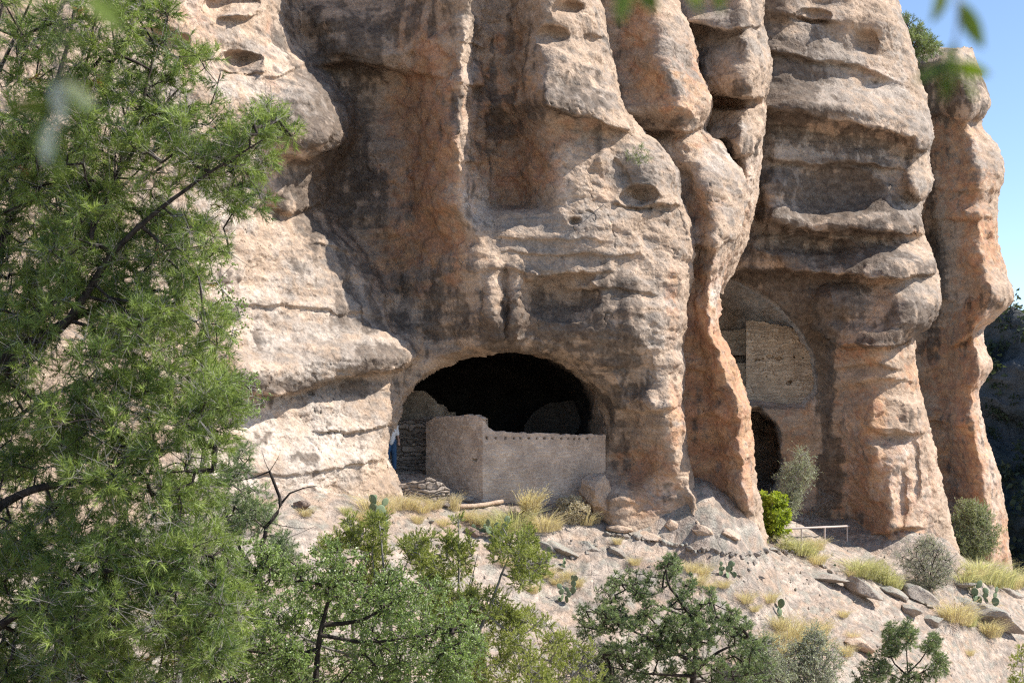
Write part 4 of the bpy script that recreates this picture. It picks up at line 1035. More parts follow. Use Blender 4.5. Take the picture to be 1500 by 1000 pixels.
# --- shrubs
def shrub(name, px, py, spread, height, label, mat, wood, n, leaf, cat='shrub', group=None, stems=7, kind='narrow', per=4, nper=6, D=None, fan=0.5, lean=0.0, bare=0.0, bow=0.15, wscale=1.0):
    g = Vector(foot(px, D)) if D else ghit(px, py)
    g = Vector((g.x, g.y, g.z - 0.05)); m = g.y / F
    H, Sx = height * m, spread * m * 0.5
    limbs = []
    for i in range(stems):
        a = 2 * math.pi * (i + rng.random() * 0.6) / stems; q = 0.3 + 0.6 * rng.random()
        tip = np.array([math.cos(a) * Sx * q + lean * H, math.sin(a) * Sx * q, H * (0.55 + 0.35 * rng.random())])
        p0 = np.array(g); limbs.append(([p0, p0 + tip * np.array([0.25, 0.25, 0.5]), p0 + tip], 0.012 + 0.010 * H, 0.004))
    a = rng.random(n) * 2 * math.pi; u = rng.random(n) ** 0.45; v = rng.random(n)
    prof = np.sin(np.pi * np.clip(0.12 + 0.80 * v, 0, 1)) ** 0.7 * (1 - fan) + fan * np.sqrt(v) * np.sqrt(np.maximum(1.05 - v ** 3, 0))
    prof = prof * (0.95 + 0.55 * vnoise(np.stack([np.cos(a) * 1.6 + px, np.sin(a) * 1.6, v * 3.0], -1), 7)); v = v * (0.9 + 0.22 * vnoise(np.stack([np.cos(a) * 1.4, np.sin(a) * 1.4 + px, 0 * a], -1), 8))
    T = np.array(g) + np.stack([np.cos(a) * u * prof * Sx + lean * H * v, np.sin(a) * u * prof * Sx, H * (0.10 + 0.9 * v)], -1)
    return plant(name, limbs, T, kind, (wood, mat), label, cat, group, seg=max(0.1, H * 0.12), twig_r=0.0035 + 0.0012 * H, per=per, size=leaf, reach=H * 0.14, parts=('stems', 'foliage'), nper=nper, limb_k=5, bare=bare, bow=bow, wscale=wscale)
shrub('thorn_shrub', 1360, 868, 110, 84, 'airy grey green shrub with dark spreading stems among the boulders', M_GREYLEAF, M_BARK, 420, 0.085, stems=11, fan=0.75, nper=7, bare=0.1)
shrub('leafy_bush', 1426, 828, 76, 96, 'dense grey green bush leaning on the foot of the far rock tower', M_BUSH, M_GBARK, 560, 0.1, stems=9, nper=10, wscale=2.0)
shrub('willow_shrub', 1150, 768, 56, 112, 'wispy grey green willow shrub behind the railing in the shade of the alcove', M_GREYLEAF, M_GBARK, 260, 0.11, stems=6, fan=0.9, nper=7, lean=0.22, bow=0.05, per=5)
shrub('dead_shrub', 1188, 762, 60, 44, 'bare drooping twigs leaning right of the willow shrub', M_DRY, M_GBARK, 46, 0.05, cat='dead shrub', stems=5, fan=0.9, nper=2, lean=0.5, bare=0.5)
shrub('leafy_bush', 1134, 790, 50, 68, 'vivid yellow green bush at the foot of the orange rib', M_BRIGHT, M_GBARK, 120, 0.15, stems=6, kind='leaves', nper=8, wscale=1.3)
shrub('dry_shrub', 836, 768, 62, 40, 'low straw coloured bush of fine twigs at the right end of the cave', M_DRY, M_DRY, 300, 0.05, stems=10, fan=0.6, nper=8, kind='leaves')
shrub('grey_shrub', 870, 1010, 170, 130, 'hazy grey shrub behind the small juniper at the bottom edge', M_GREYLEAF, M_TWIG, 600, 0.045, D=29.5, stems=9, fan=0.5, nper=8, group='grey shrubs along the bottom')
shrub('grey_shrub', 1120, 1040, 90, 120, 'grey green shrub touching the right side of the round pinyon', M_GREYLEAF, M_GBARK, 480, 0.055, D=36, stems=8, nper=8, kind='leaves', group='grey shrubs along the bottom')
shrub('grey_shrub', 1188, 1040, 100, 140, 'bushy grey green shrub midway between the two pinyons', M_GREYLEAF, M_GBARK, 560, 0.055, D=37, stems=8, nper=8, kind='leaves', group='grey shrubs along the bottom')
shrub('green_shrub', 1290, 852, 60, 30, 'low bright green weeds left of the thorny shrub', M_GGRASS, M_GGRASS, 60, 0.12, cat='weeds', stems=8, nper=5)
shrub('green_shrub', 1420, 862, 56, 30, 'low green weeds above the long boulder', M_GGRASS, M_GGRASS, 60, 0.12, cat='weeds', stems=8, nper=5)
shrub('green_shrub', 1148, 806, 50, 26, 'low green weeds below the vivid bush', M_GGRASS, M_GGRASS, 60, 0.1, cat='weeds', stems=8, nper=5)
def ledge_plant():
    g = W(936, 240, 37.0); H = 0.55
    T = np.array(g) + np.stack([rng.normal(size=40) * .18, rng.normal(size=40) * .1 - .1, rng.random(40) * H], -1)
    plant('ledge_plant', [([tuple(g + Vector((0, .6, -.1))), tuple(g), tuple(g + Vector((0.05, -.1, .3)))], .015, .005)], T, 'narrow', (M_GBARK, M_BUSH), 'small green tuft growing from the ledge high on the cliff', 'plant', seg=.1, twig_r=.003, per=4, size=.07, reach=.1, parts=('stems', 'foliage'), nper=6)
ledge_plant()
# ------------------------------------------------------------------ masonry
def masonry_material(name, stone_a, stone_b, mortar):
    s = NT(name)
    t = s.attr('tone'); m = s.attr('mortar'); co = s.coords()
    n = s.noise(co, 14, 5, 0.65)
    c = s.mix(s.ramp(t, 0, 1, False), stone_a, stone_b)
    c = s.mix(m, c, mortar)
    c = s.mix(1.0, c, s.mix(s.ramp(s.noise(co, 1.6, 5, 0.6), .3, .7), (0.8, 0.78, 0.77), (1.15, 1.14, 1.12)), 'MULTIPLY')
    c = s.mix(1.0, c, s.mix(s.ramp(n, 0.3, 0.7), (0.84, 0.84, 0.84), (1.13, 1.13, 1.13)), 'MULTIPLY')
    s.bsdf(c, 0.95, s.bump(n, 1.0, 0.02), 0.1); return s.m
M_WALL = masonry_material('plastered_stone_wall', (0.49, 0.375, 0.29), (0.62, 0.49, 0.385), (0.54, 0.42, 0.33))
M_RUB = masonry_material('dry_stone_wall', (0.26, 0.215, 0.18), (0.44, 0.37, 0.31), (0.14, 0.115, 0.098))
M_DIMWALL = masonry_material('shade_painted_plaster', (0.07, 0.058, 0.05), (0.095, 0.08, 0.07), (0.085, 0.07, 0.06))  # wall plaster darkened to paint in the dimness deep in the cave
M_OLD = masonry_material('old_coursed_wall', (0.52, 0.405, 0.295), (0.66, 0.53, 0.40), (0.34, 0.26, 0.19))

def masonry(name, path, ztop, zbot, mat, course, stone, depth, thick=0.35, res=0.022, holes=(), ragged=0.04, label=None, parent=None, seed=0, group=None):
    """a wall of coursed stones along a ground path (seen from its left side); ztop(s) gives its broken top"""
    rs = np.random.default_rng(100 + seed)
    P = np.array(path, float) if len(path) > 60 else smooth_path([(p[0], p[1], 0) for p in path], res) if len(path) > 2 else np.linspace((*path[0][:2], 0), (*path[1][:2], 0), max(8, int(math.dist(path[0][:2], path[1][:2]) / res)))
    s = np.concatenate([[0], np.cumsum(np.linalg.norm(np.diff(P, axis=0), axis=1))])
    d = norm(np.gradient(P, axis=0)); nrm = np.stack([d[:, 1], -d[:, 0], 0 * s], -1)      # towards the viewer
    top = ztop(s) + ragged * 0.5 * (vnoise(np.stack([s / stone * 1.3, 0 * s, 0 * s + seed], -1), 3) > 0.1) + ragged * 0.4 * vnoise(np.stack([s * 6, 0 * s, 0 * s + 4.2], -1), 9)
    nz = int((top.max() - zbot) / res)
    V = np.linspace(0, 1, nz)[:, None]
    Z = zbot + (top[None, :] - zbot) * V
    S = np.repeat(s[None, :], nz, 0)
    q3 = np.stack([S.ravel(), Z.ravel(), 0 * S.ravel() + seed], -1)
    wob = course * (0.5 * vnoise(q3 * 1.1, 5) + 0.55 * vnoise(q3 * np.array([3.1, 4.0, 1]), 15) + 0.25 * vnoise(q3 * np.array([9., 12., 1]), 16)).reshape(S.shape)
    heights = course * (0.45 + 1.1 * rs.random(200)); edges = zbot + np.concatenate([[0], np.cumsum(heights)])
    zi = np.clip(np.searchsorted(edges, Z + wob) - 1, 0, 199)
    dz = np.minimum(Z + wob - edges[zi], edges[zi + 1] - Z - wob)
    L = stone * (0.5 + 1.0 * rs.random(200)); off = rs.random(200) * 5
    u = S / L[zi] + off[zi] + (0.35 * vnoise(q3 * 2 + 9, 6) + 0.22 * vnoise(q3 * np.array([7., 9., 1]), 17)).reshape(S.shape)
    ui = np.floor(u); du = np.minimum(u - ui, ui + 1 - u) * L[zi]
    joint = np.minimum(dz, du)
    keepj = _hash(ui.astype(np.int64), zi.astype(np.int64), np.zeros_like(zi, dtype=np.int64), seed + 5) > -0.5
    joint = np.where(keepj, joint, dz)
    h = _hash(ui.astype(np.int64), zi.astype(np.int64), np.zeros_like(zi, dtype=np.int64), seed) * 0.5 + 0.5
    face = sstep(0.0, 0.022, joint)
    pos = P[None, :, :2] + 0
    X = np.repeat(P[None, :, 0], nz, 0); Y = np.repeat(P[None, :, 1], nz, 0)
    nn = fbm(np.stack([X.ravel(), Y.ravel(), Z.ravel()], -1) * 2.2, 4, 300 + seed).reshape(S.shape)
    out = depth * face * (0.4 + 0.9 * h) + 0.03 * nn - 0.02
    dark = np.zeros_like(out)
    for hs, hz, hr in holes:
        q = np.hypot(S - hs, (Z - hz)) / hr
        out -= 0.22 * (q < 1)
        out += 0.012 * ((q >= 1) & (q < 1.5))
    X = X + nrm[None, :, 0] * out; Y = Y + nrm[None, :, 1] * out
    F_ = np.stack([X, Y, Z], -1)
    # the stepped top and the back
    b0 = F_[-1] - nrm * thick * 0.5 + np.array([0, 0, 0.02]) * rs.random((len(s), 1)); b1 = np.c_[(P - nrm * thick)[:, :2], top - 0.03 * rs.random(len(s))]
    b2 = np.c_[(P - nrm * thick)[:, :2], np.full(len(s), zbot)]
    A = np.concatenate([F_, b0[None], b1[None], b2[None]], 0)
    nr = nz + 3
    faces = [grid_faces(nr, len(s))]
    v = A.reshape(-1, 3)
    # ends
    for c in (0, len(s) - 1):
        col = np.arange(nz) * len(s) + c; bk = len(v)
        v = np.concatenate([v, np.c_[np.repeat((P - nrm * thick)[c:c + 1, :2], nz, 0), Z[:, c]]])
        q = np.stack([col[:-1], col[1:], bk + np.arange(1, nz), bk + np.arange(nz - 1)], -1)
        faces.append(q if c == 0 else q[:, ::-1])
    o = new_mesh(name, v, faces, mat, True, parent)
    tone = np.concatenate([h.ravel(), np.full(len(v) - nz * len(s), 0.5)])
    mort = np.concatenate([(1 - face).ravel(), np.full(len(v) - nz * len(s), 0.2)])
    attr(o, 'tone', tone); attr(o, 'mortar', mort)
    if label: tag(o, label, 'stone wall', group, 'thing')
    return o

def zpx(py, D): return D * (HZ - py) / F
def lin(sx, zs): return lambda s: np.interp(s, sx, zs)

# front room of the cave dwelling: a curved left part and a straight face with a row of beam holes
c0 = W(707, 735, 38.45); c1 = W(887, 745, 40.2)
pl = [W(624, 735, 39.75), W(640, 735, 39.45), W(664, 735, 39.05), W(688, 735, 38.7)]
Pw = [np.array(q) for q in pl] + [np.array(c0.lerp(c1, t)) for t in (0, .06, .25, .5, .75, 1)]
Pw = list(smooth_path([(q[0], q[1], 0) for q in pl + [c0]], .02)[:-1]) + [np.array((*c0.lerp(c1, t)[:2], 0)) for t in np.linspace(0, 1, 190)]
Pd = np.array(Pw)
Sd = np.concatenate([[0], np.cumsum(np.linalg.norm(np.diff(Pd, axis=0), axis=1))]); Xd = 750 + F * Pd[:, 0] / Pd[:, 1]
sx = lambda px: float(np.interp(px, Xd, Sd)); dx_ = lambda px: float(np.interp(px, Xd, Pd[:, 1]))
hl = [(sx(px), zpx(641.0 + 0.010 * (px - 713), dx_(px)), 0.034 + 0.008 * random.random()) for px in (713, 726, 740.5, 753, 763, 775, 787, 798, 810, 822, 832, 841, 849.5, 861)]
hl += [(sx(693), zpx(672.5, 38.6), 0.045), (sx(697), zpx(673.5, 38.5), 0.05), (sx(695), zpx(674, 38.5), 0.045)]
prof = [(628, 617), (636, 612), (655, 610.5), (690, 608.5), (703, 611), (711, 616), (717, 626), (724, 633), (780, 635), (887, 637.5)]
masonry('room_wall', Pw, lin([sx(p[0]) for p in prof], [zpx(p[1], dx_(p[0])) for p in prof]), zpx(775, 38.5), M_WALL, 0.085, 0.22, 0.018, holes=hl, ragged=0.06, res=0.018,
        label='tan plastered room wall with a taller curved left part and a row of beam holes', seed=1)
masonry('rubble_wall', [W(560, 700, 40.9), W(600, 700, 40.7), W(640, 700, 40.35)], lin([0, .8, 1.4, 2.2], [zpx(624, 41), zpx(618, 41), zpx(613, 40.6), zpx(618, 40.3)]), zpx(735, 40), M_RUB, 0.13, 0.42, 0.09, ragged=0.12, res=0.02,
        label='rough wall of flat stacked slabs in the shaded left end of the cave', seed=3)
masonry('low_wall', [W(586, 722, 36.9), W(625, 726, 36.8), W(659, 727, 37.0)], lin([0, .5, .9, 1.3, 1.5], [zpx(709, 36.9), zpx(706, 36.8), zpx(702, 36.8), zpx(708, 36.9), zpx(718, 37)]), zpx(742, 37), M_RUB, 0.12, 0.45, 0.07, thick=0.55, ragged=0.08, res=0.018,
        label='low sunlit stub of flat stones in front of the cave', seed=4)
masonry('inner_wall', [W(585, 640, 43.4), W(640, 640, 43.0), W(668, 640, 44.2)], lin([0, .9, 1.4, 2.4], [zpx(568, 43), zpx(573, 43), zpx(590, 43.5), zpx(606, 44)]), zpx(720, 43), M_WALL, 0.1, 0.26, 0.012, ragged=0.1,
        label='dim wall of an inner room rising behind the rubble wall', seed=5)
masonry('inner_wall', [W(768, 640, 44.6), W(810, 640, 44.3), W(915, 640, 43.4)], lin([0, .5, 1.2, 3], [zpx(622, 44.6), zpx(600, 44.4), zpx(588, 44.3), zpx(584, 43.8)]), zpx(720, 43), M_DIMWALL, 0.1, 0.26, 0.012, ragged=0.1,
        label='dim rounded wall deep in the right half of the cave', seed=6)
# the walls of the high alcove
d0, d1 = 60.9, 60.2
a0 = W(1093, 560, d0); a1 = W(1205, 560, d1); La = math.dist(a0[:2], a1[:2])
ah = [(La * f, zpx(y, 60.6), r) for f, y, r in ((.13, 527, .06), (.17, 527, .05), (.22, 525, .05), (.30, 522, .11), (.345, 523, .06), (.39, 525, .06), (.44, 525, .10), (.48, 526, .05), (.63, 523, .05), (.75, 524, .04), (.56, 561, .12), (.585, 559, .07), (.27, 551, .03), (.70, 498, .04))]
masonry('alcove_wall', [a0, a1], lin([0, .15 * La, .45 * La, .75 * La, La], [zpx(471, 60.9), zpx(470, 60.8), zpx(477, 60.6), zpx(487, 60.4), zpx(505, 60.2)]), zpx(602, 60.6), M_OLD, 0.13, 0.36, 0.06, holes=ah, ragged=0.08, res=0.03, thick=2.0,
        label='tall coursed stone wall filling the high arched alcove', seed=7)
masonry('alcove_wall', [W(1030, 540, 63.2), W(1098, 540, 63.0)], lin([0, 3], [zpx(486, 63.2), zpx(482, 63)]), zpx(520, 63), M_OLD, 0.10, 0.34, 0.03, ragged=0.06, res=0.035,
        label='short wall with a sunlit top edge left of the tall alcove wall', seed=8)
masonry('alcove_wall', [W(1030, 540, 62.2), W(1096, 540, 61.9)], lin([0, 3], [zpx(534, 62.2), zpx(532, 62)]), zpx(602, 62), M_OLD, 0.10, 0.34, 0.03, ragged=0.06, res=0.035,
        label='lowest alcove wall just behind the orange rib', seed=9)

# ------------------------------------------------------------------ rocks
def rock_mat(name, a, b, lichen):
    s = NT(name); co = s.coords()
    n = s.noise(co, 3.0, 6, 0.65); g = s.noise(co, 22, 5, 0.7)
    c = s.mix(s.ramp(n, .35, .65), a, b)
    gn = s.n('ShaderNodeNewGeometry'); sp = s.n('ShaderNodeSeparateXYZ'); s.l(gn.outputs['Normal'], sp.inputs[0])
    upf = s.math('MULTIPLY', s.ramp(sp.outputs[2], 0.2, 0.75), s.ramp(s.noise(co, 2.0, 5, .65), .40, .58))
    c = s.mix(s.math('MULTIPLY', upf, 0.75), c, lichen)
    c = s.mix(1.0, c, s.mix(s.ramp(g, .3, .7), (.7, .7, .7), (1.25, 1.25, 1.25)), 'MULTIPLY')
    s.bsdf(c, 0.95, s.bump(s.math('ADD', s.math('MULTIPLY', n, 0.08), s.math('MULTIPLY', g, 0.03)), 1.0, 1.0), 0.1); return s.m
M_STONE = rock_mat('boulder_stone', (0.27, 0.225, 0.19), (0.37, 0.315, 0.265), (0.29, 0.295, 0.255))
M_PINK = rock_mat('pink_stone', (0.44, 0.31, 0.22), (0.52, 0.39, 0.29), (0.46, 0.38, 0.31))
M_BROWN = rock_mat('brown_stone', (0.20, 0.14, 0.11), (0.30, 0.215, 0.165), (0.28, 0.23, 0.19))

import bmesh
def ico(sub):
    bm = bmesh.new(); bmesh.ops.create_icosphere(bm, subdivisions=sub, radius=1.0)
    bm.verts.ensure_lookup_table()
    v = np.array([x.co[:] for x in bm.verts]); f = np.array([[x.index for x in q.verts] for q in bm.faces]); bm.free()
    return v, f
ICO = {k: ico(k) for k in (2, 3, 4, 5)}
def rock_mesh(size, seed, sub=4, cuts=15, rough=0.08):
    r = np.random.default_rng(seed); v, f = ICO[sub]; v = v.copy()
    for _ in range(cuts):
        n = norm(r.normal(size=3)); d = 0.42 + 0.4 * r.random()
        h = v @ n; over = h > d * 0.9
        v[over] -= n * (h[over] - d)[:, None] * 0.94
    v *= np.array(size) * 0.62
    m = min(size)
    v += norm(v) * (rough * m * fbm(v / m * 1.6 + seed, 4, seed))[:, None] + norm(v) * (0.35 * rough * m * fbm(v / m * 7 + seed, 3, seed + 1))[:, None]
    return v, f
def rock(name, px, py, wpx, hpx, label, seed, mat=None, tilt=0.0, depthf=1.0, sink=0.25, group=None, D=None, sub=4, cuts=15, cat='rock', rx=0.0):
    g = ghit(px, py) if D is None else W(px, py, D)
    m = g.y / F; sz = (wpx * m, wpx * m * depthf * 0.8, hpx * m)
    v, f = rock_mesh(sz, seed, sub, cuts)
    R_ = np.array(Matrix.Rotation(R(tilt), 3, 'Y') @ Matrix.Rotation(R(rx), 3, 'X')); v = v @ R_.T
    o = new_mesh(name, v, f, mat or M_STONE)
    o.location = (g.x, g.y + sz[1] * 0.2, g.z + hpx * m * (0.5 - sink))
    return tag(o, label, cat, group)
rock('boulder', 1262, 880, 62, 26, 'tilted grey green slab casting a dark shadow below its tip', 1, tilt=27, sink=-0.05, depthf=.8)
rock('boulder', 1317, 876, 48, 18, 'flat lichened boulder right of the tilted slab', 2, tilt=28, sink=.3)
rock('boulder', 1352, 880, 52, 28, 'pale cracked boulder under the thorny shrub', 3, tilt=18, sink=.3)
rock('boulder', 1438, 912, 140, 46, 'long dark faced boulder lying along the slope at the right edge', 4, tilt=21, sink=.22, depthf=.55, sub=5)
rock('boulder', 1334, 905, 38, 18, 'small grey lichened boulder above the young pinyon', 5, tilt=10, sink=.15)
rock('boulder', 1366, 917, 38, 18, 'small dark sided boulder right of the lichened one', 6, tilt=8, sink=.15)
rock('boulder', 1254, 952, 52, 24, 'pinkish ledge stone beside dry grass at lower right', 7, M_PINK, tilt=16, sink=.2)
rock('boulder', 1414, 868, 30, 12, 'rounded grey stone on top of the long boulder', 8, sink=-0.3)
rock('boulder', 873, 752, 40, 62, 'pale upright boulder leaning at the right side of the cave mouth', 9, M_PINK, tilt=-6, D=39.0, sink=.1, sub=5)
rock('boulder', 442, 750, 24, 17, 'lone brown stone on the pale ground left of the cave', 10, M_BROWN, sink=.1)
rock('boulder', 484, 800, 20, 16, 'small brown stone behind the left juniper', 11, M_BROWN, sink=.2)
rock('boulder', 728, 812, 26, 16, 'brown stone among juniper tips below the cave', 12, M_BROWN, sink=.2)
rock('boulder', 692, 786, 30, 18, 'reddish stone below the prickly pear in front of the cave', 13, M_BROWN, sink=.2)
rock('ledge_slab', 826, 812, 54, 20, 'broad pale slab with a dark notch under its lip', 14, tilt=20, sink=.5, depthf=1.2)
rock('ledge_slab', 862, 806, 46, 15, 'second pale slab right of the notched one', 15, tilt=22, sink=.5, depthf=1.1)
rock('ledge_slab', 905, 810, 39, 15, 'small tilted slab beside a dark hole in the slope', 16, tilt=24, sink=.5)
rock('ledge_slab', 800, 806, 41, 17, 'pale slab left of the notched one', 17, tilt=14, sink=.5)
rock('ledge_slab', 950, 786, 53, 17, 'flat slab at the foot of the dark streaked pillar', 18, M_PINK, tilt=10, sink=.5)
rock('ledge_slab', 984, 776, 34, 20, 'angular pink block against the foot of the pillar', 19, M_PINK, tilt=20, sink=.5)
rock('ledge_slab', 1026, 782, 34, 19, 'angular pink block in the gap before the orange rib', 20, M_PINK, tilt=24, sink=.5)
rock('ledge_slab', 1066, 786, 46, 15, 'tilted slab at the foot of the orange rib', 21, M_PINK, tilt=20, sink=.5)
rock('ledge_slab', 1196, 846, 76, 14, 'long thin slab with a shaded lip in the middle of the bare slope', 22, tilt=6, sink=.5, depthf=.8)
rock('ledge_slab', 1290, 796, 76, 17, 'low pink rock bench right of the railing', 23, M_PINK, tilt=4, sink=.5, D=58.2)
rock('ledge_slab', 1478, 868, 39, 22, 'grey slab behind the long boulder at the right edge', 24, tilt=18, sink=.5)
rock('ledge_slab', 912, 778, 39, 12, 'flat pinkish slab right of the dry bush', 25, M_PINK, tilt=6, sink=.5)

RL = 'small stones of the row along the ledge path'
proto = []
for i in range(6):
    v, f = rock_mesh((1, 0.9, 0.7), 60 + i, 3, 12, 0.12); me = new_mesh('row_stone', v, f, M_STONE, link=False); proto.append(me.data); bpy.data.objects.remove(me)
row = smooth_path([(890, 784, 0), (930, 789, 0), (965, 796, 0), (1000, 806, 0), (1050, 812, 0), (1092, 814, 0), (1130, 808, 0), (1168, 812, 0), (1200, 826, 0), (1215, 836, 0)], 6.6)
for i, (x, y, _) in enumerate(row):
    g = ghit(x + random.uniform(-2, 2), y + random.uniform(-1.5, 2.5)); m = g.y / F
    o = bpy.data.objects.new('row_stone', proto[i % 6]); COL.objects.link(o)
    s_ = random.uniform(7, 13) * m; o.scale = (s_ * random.uniform(.9, 1.4), s_, s_ * random.uniform(.7, 1.1)); o.rotation_euler = (random.uniform(-.3, .3), random.uniform(-.3, .3), random.uniform(0, 6.3))
    o.location = (g.x, g.y, g.z + 0.12 * s_)
    tag(o, 'small grey stone in the row edging the ledge path', 'stone', RL)
SL = 'loose stones scattered on the bare slope'
zone = [(640, 752), (760, 790), (880, 775), (1000, 800), (1110, 790), (1240, 812), (1300, 850), (1420, 920), (1490, 880), (1490, 940), (1400, 985), (1240, 960), (1140, 900), (1000, 850), (860, 860), (800, 900), (700, 850), (560, 770), (430, 760), (450, 740)]
cnt = 0
while cnt < 75:
    x, y = random.uniform(420, 1495), random.uniform(735, 990)
    if poly_sdf(np.array([x]), np.array([y]), zone)[0] < 0: continue
    g = ghit(x, y); m = g.y / F; cnt += 1
    o = bpy.data.objects.new('loose_stone', proto[cnt % 6]); COL.objects.link(o)
    s_ = (4 + 7 * random.random() ** 2.5) * m; o.scale = (s_ * random.uniform(.9, 1.5), s_, s_ * random.uniform(.5, .9)); o.rotation_euler = (random.uniform(-.4, .4), random.uniform(-.2, .5), random.uniform(0, 6.3))
    o.location = (g.x, g.y, g.z + 0.1 * s_)
    tag(o, 'small loose grey stone lying on the bare slope', 'stone', SL)
# gravel: too much to count
n = 8500
gx, gy = rng.uniform(-9, 27, n), rng.uniform(24, 68, n)
dens = fbm(np.stack([gx * .6, gy * .6, gx * 0], -1), 4, 91) + 0.5 * fbm(np.stack([gx * 2.2, gy * 2.2, gx * 0], -1), 3, 92)
k = dens > 0.12; gx, gy = gx[k], gy[k]; n = len(gx); gzv = ground_z(gx, gy)
sz = 0.02 + 0.075 * rng.random(n) ** 4
oc = np.array([(1, 0, 0), (-1, 0, 0), (0, 1, 0), (0, -1, 0), (0, 0, 1), (0, 0, -1)], float); of = np.array([(0, 2, 4), (2, 1, 4), (1, 3, 4), (3, 0, 4), (2, 0, 5), (1, 2, 5), (3, 1, 5), (0, 3, 5)])
V_ = np.stack([gx, gy, gzv], -1)[:, None] + oc[None] * sz[:, None, None] * (0.5 + 0.8 * rng.random((n, 6, 3)))
gm = MB(); gm.add(V_.reshape(-1, 3), (np.arange(n)[:, None, None] * 6 + of[None]).reshape(-1, 3))
tag(gm.build('gravel', M_STONE, smooth=False), kind='stuff')

# ------------------------------------------------------------------ dry grass
def grass_mesh(name, mat, nb, wd, spread, lean, seed, feather=0.0):
    r = np.random.default_rng(seed); mb = MB()
    a = r.random(nb) * 6.283; rad = spread * r.random(nb) ** 0.7 * 0.35
    b = np.stack([np.cos(a) * rad, np.sin(a) * rad, np.zeros(nb) - .03], -1)
    h = 0.45 + 0.55 * r.random(nb); o = np.stack([np.cos(a), np.sin(a), 0 * a], -1) * (spread * (0.15 + 0.85 * r.random(nb)) * h)[:, None]
    o[:, 0] += lean * h
    p1 = b + o * 0.3 + np.array([0, 0, 1.0]) * (h * 0.6)[:, None]; p2 = b + o + np.array([0, 0, 1.0]) * (h * (0.75 + .25 * r.random(nb)))[:, None]
    s = norm(np.cross(o + 1e-3, [0, 0, 1.0])); s = norm(s + 0.8 * r.normal(size=s.shape)); wv = (wd * (0.6 + .8 * r.random(nb)))[:, None]
    V = np.stack([b - s * wv, b + s * wv, p1 + s * wv * .8, p1 - s * wv * .8, p2], 1); t = np.repeat(r.random(nb), 5); i = np.arange(nb)[:, None] * 5
    mb.add(V.reshape(-1, 3), i + np.array([[0, 1, 2, 3]]), t)
    mb.t.append((i + np.array([[3, 2, 4]])))
    if feather:
        k = r.random(nb) < feather
        needles(mb, p2[k], norm((p2 - p1)[k]), 14, 0.05, 0.006, 0.3, 0.2, 0.7, r.random(k.sum()))
    o_ = mb.build(name, mat, smooth=False); me = o_.data; bpy.data.objects.remove(o_); return me
GR = {'s': [grass_mesh('straw', M_STRAW, 330, .007, 1.05, .05, 1 + i, .25) for i in range(3)], 'g': [grass_mesh('greenish', M_GGRASS, 360, .008, 1.05, .05, 11 + i) for i in range(3)],
      't': [grass_mesh('tall', M_STRAW, 340, .008, .42, .12, 21 + i, .6) for i in range(2)]}
GL = 'clumps of dry grass on the slope'
def grass(px, py, h, kind, wide=1.0, label=None):
    g = ghit(px, py); m = g.y / F
    o = bpy.data.objects.new('grass_clump', random.choice(GR[kind])); COL.objects.link(o)
    o.location = g; H = h * m * (1.0 if label else random.uniform(.8, 1.2)); o.scale = (H * wide * 1.2, H * wide * 1.2, H); o.rotation_euler = (0, 0, random.uniform(-.6, .6) if kind == 't' else random.uniform(0, 6.3))
    tag(o, label or ('straw coloured grass clump on the pale slope' if kind == 's' else 'yellow green grass clump on the slope'), 'grass clump', None if label else (GL if kind == 's' else 'yellow green grass clumps'))
grass(774, 768, 62, 't', .9, 'tall feathery straw grass in front of the beam hole wall')
grass(752, 776, 44, 'g', 1.2, 'wide yellow green grass below the tall feathery clump')
grass(664, 748, 34, 's', .6, 'narrow upright straw tuft right of the low stone stub')
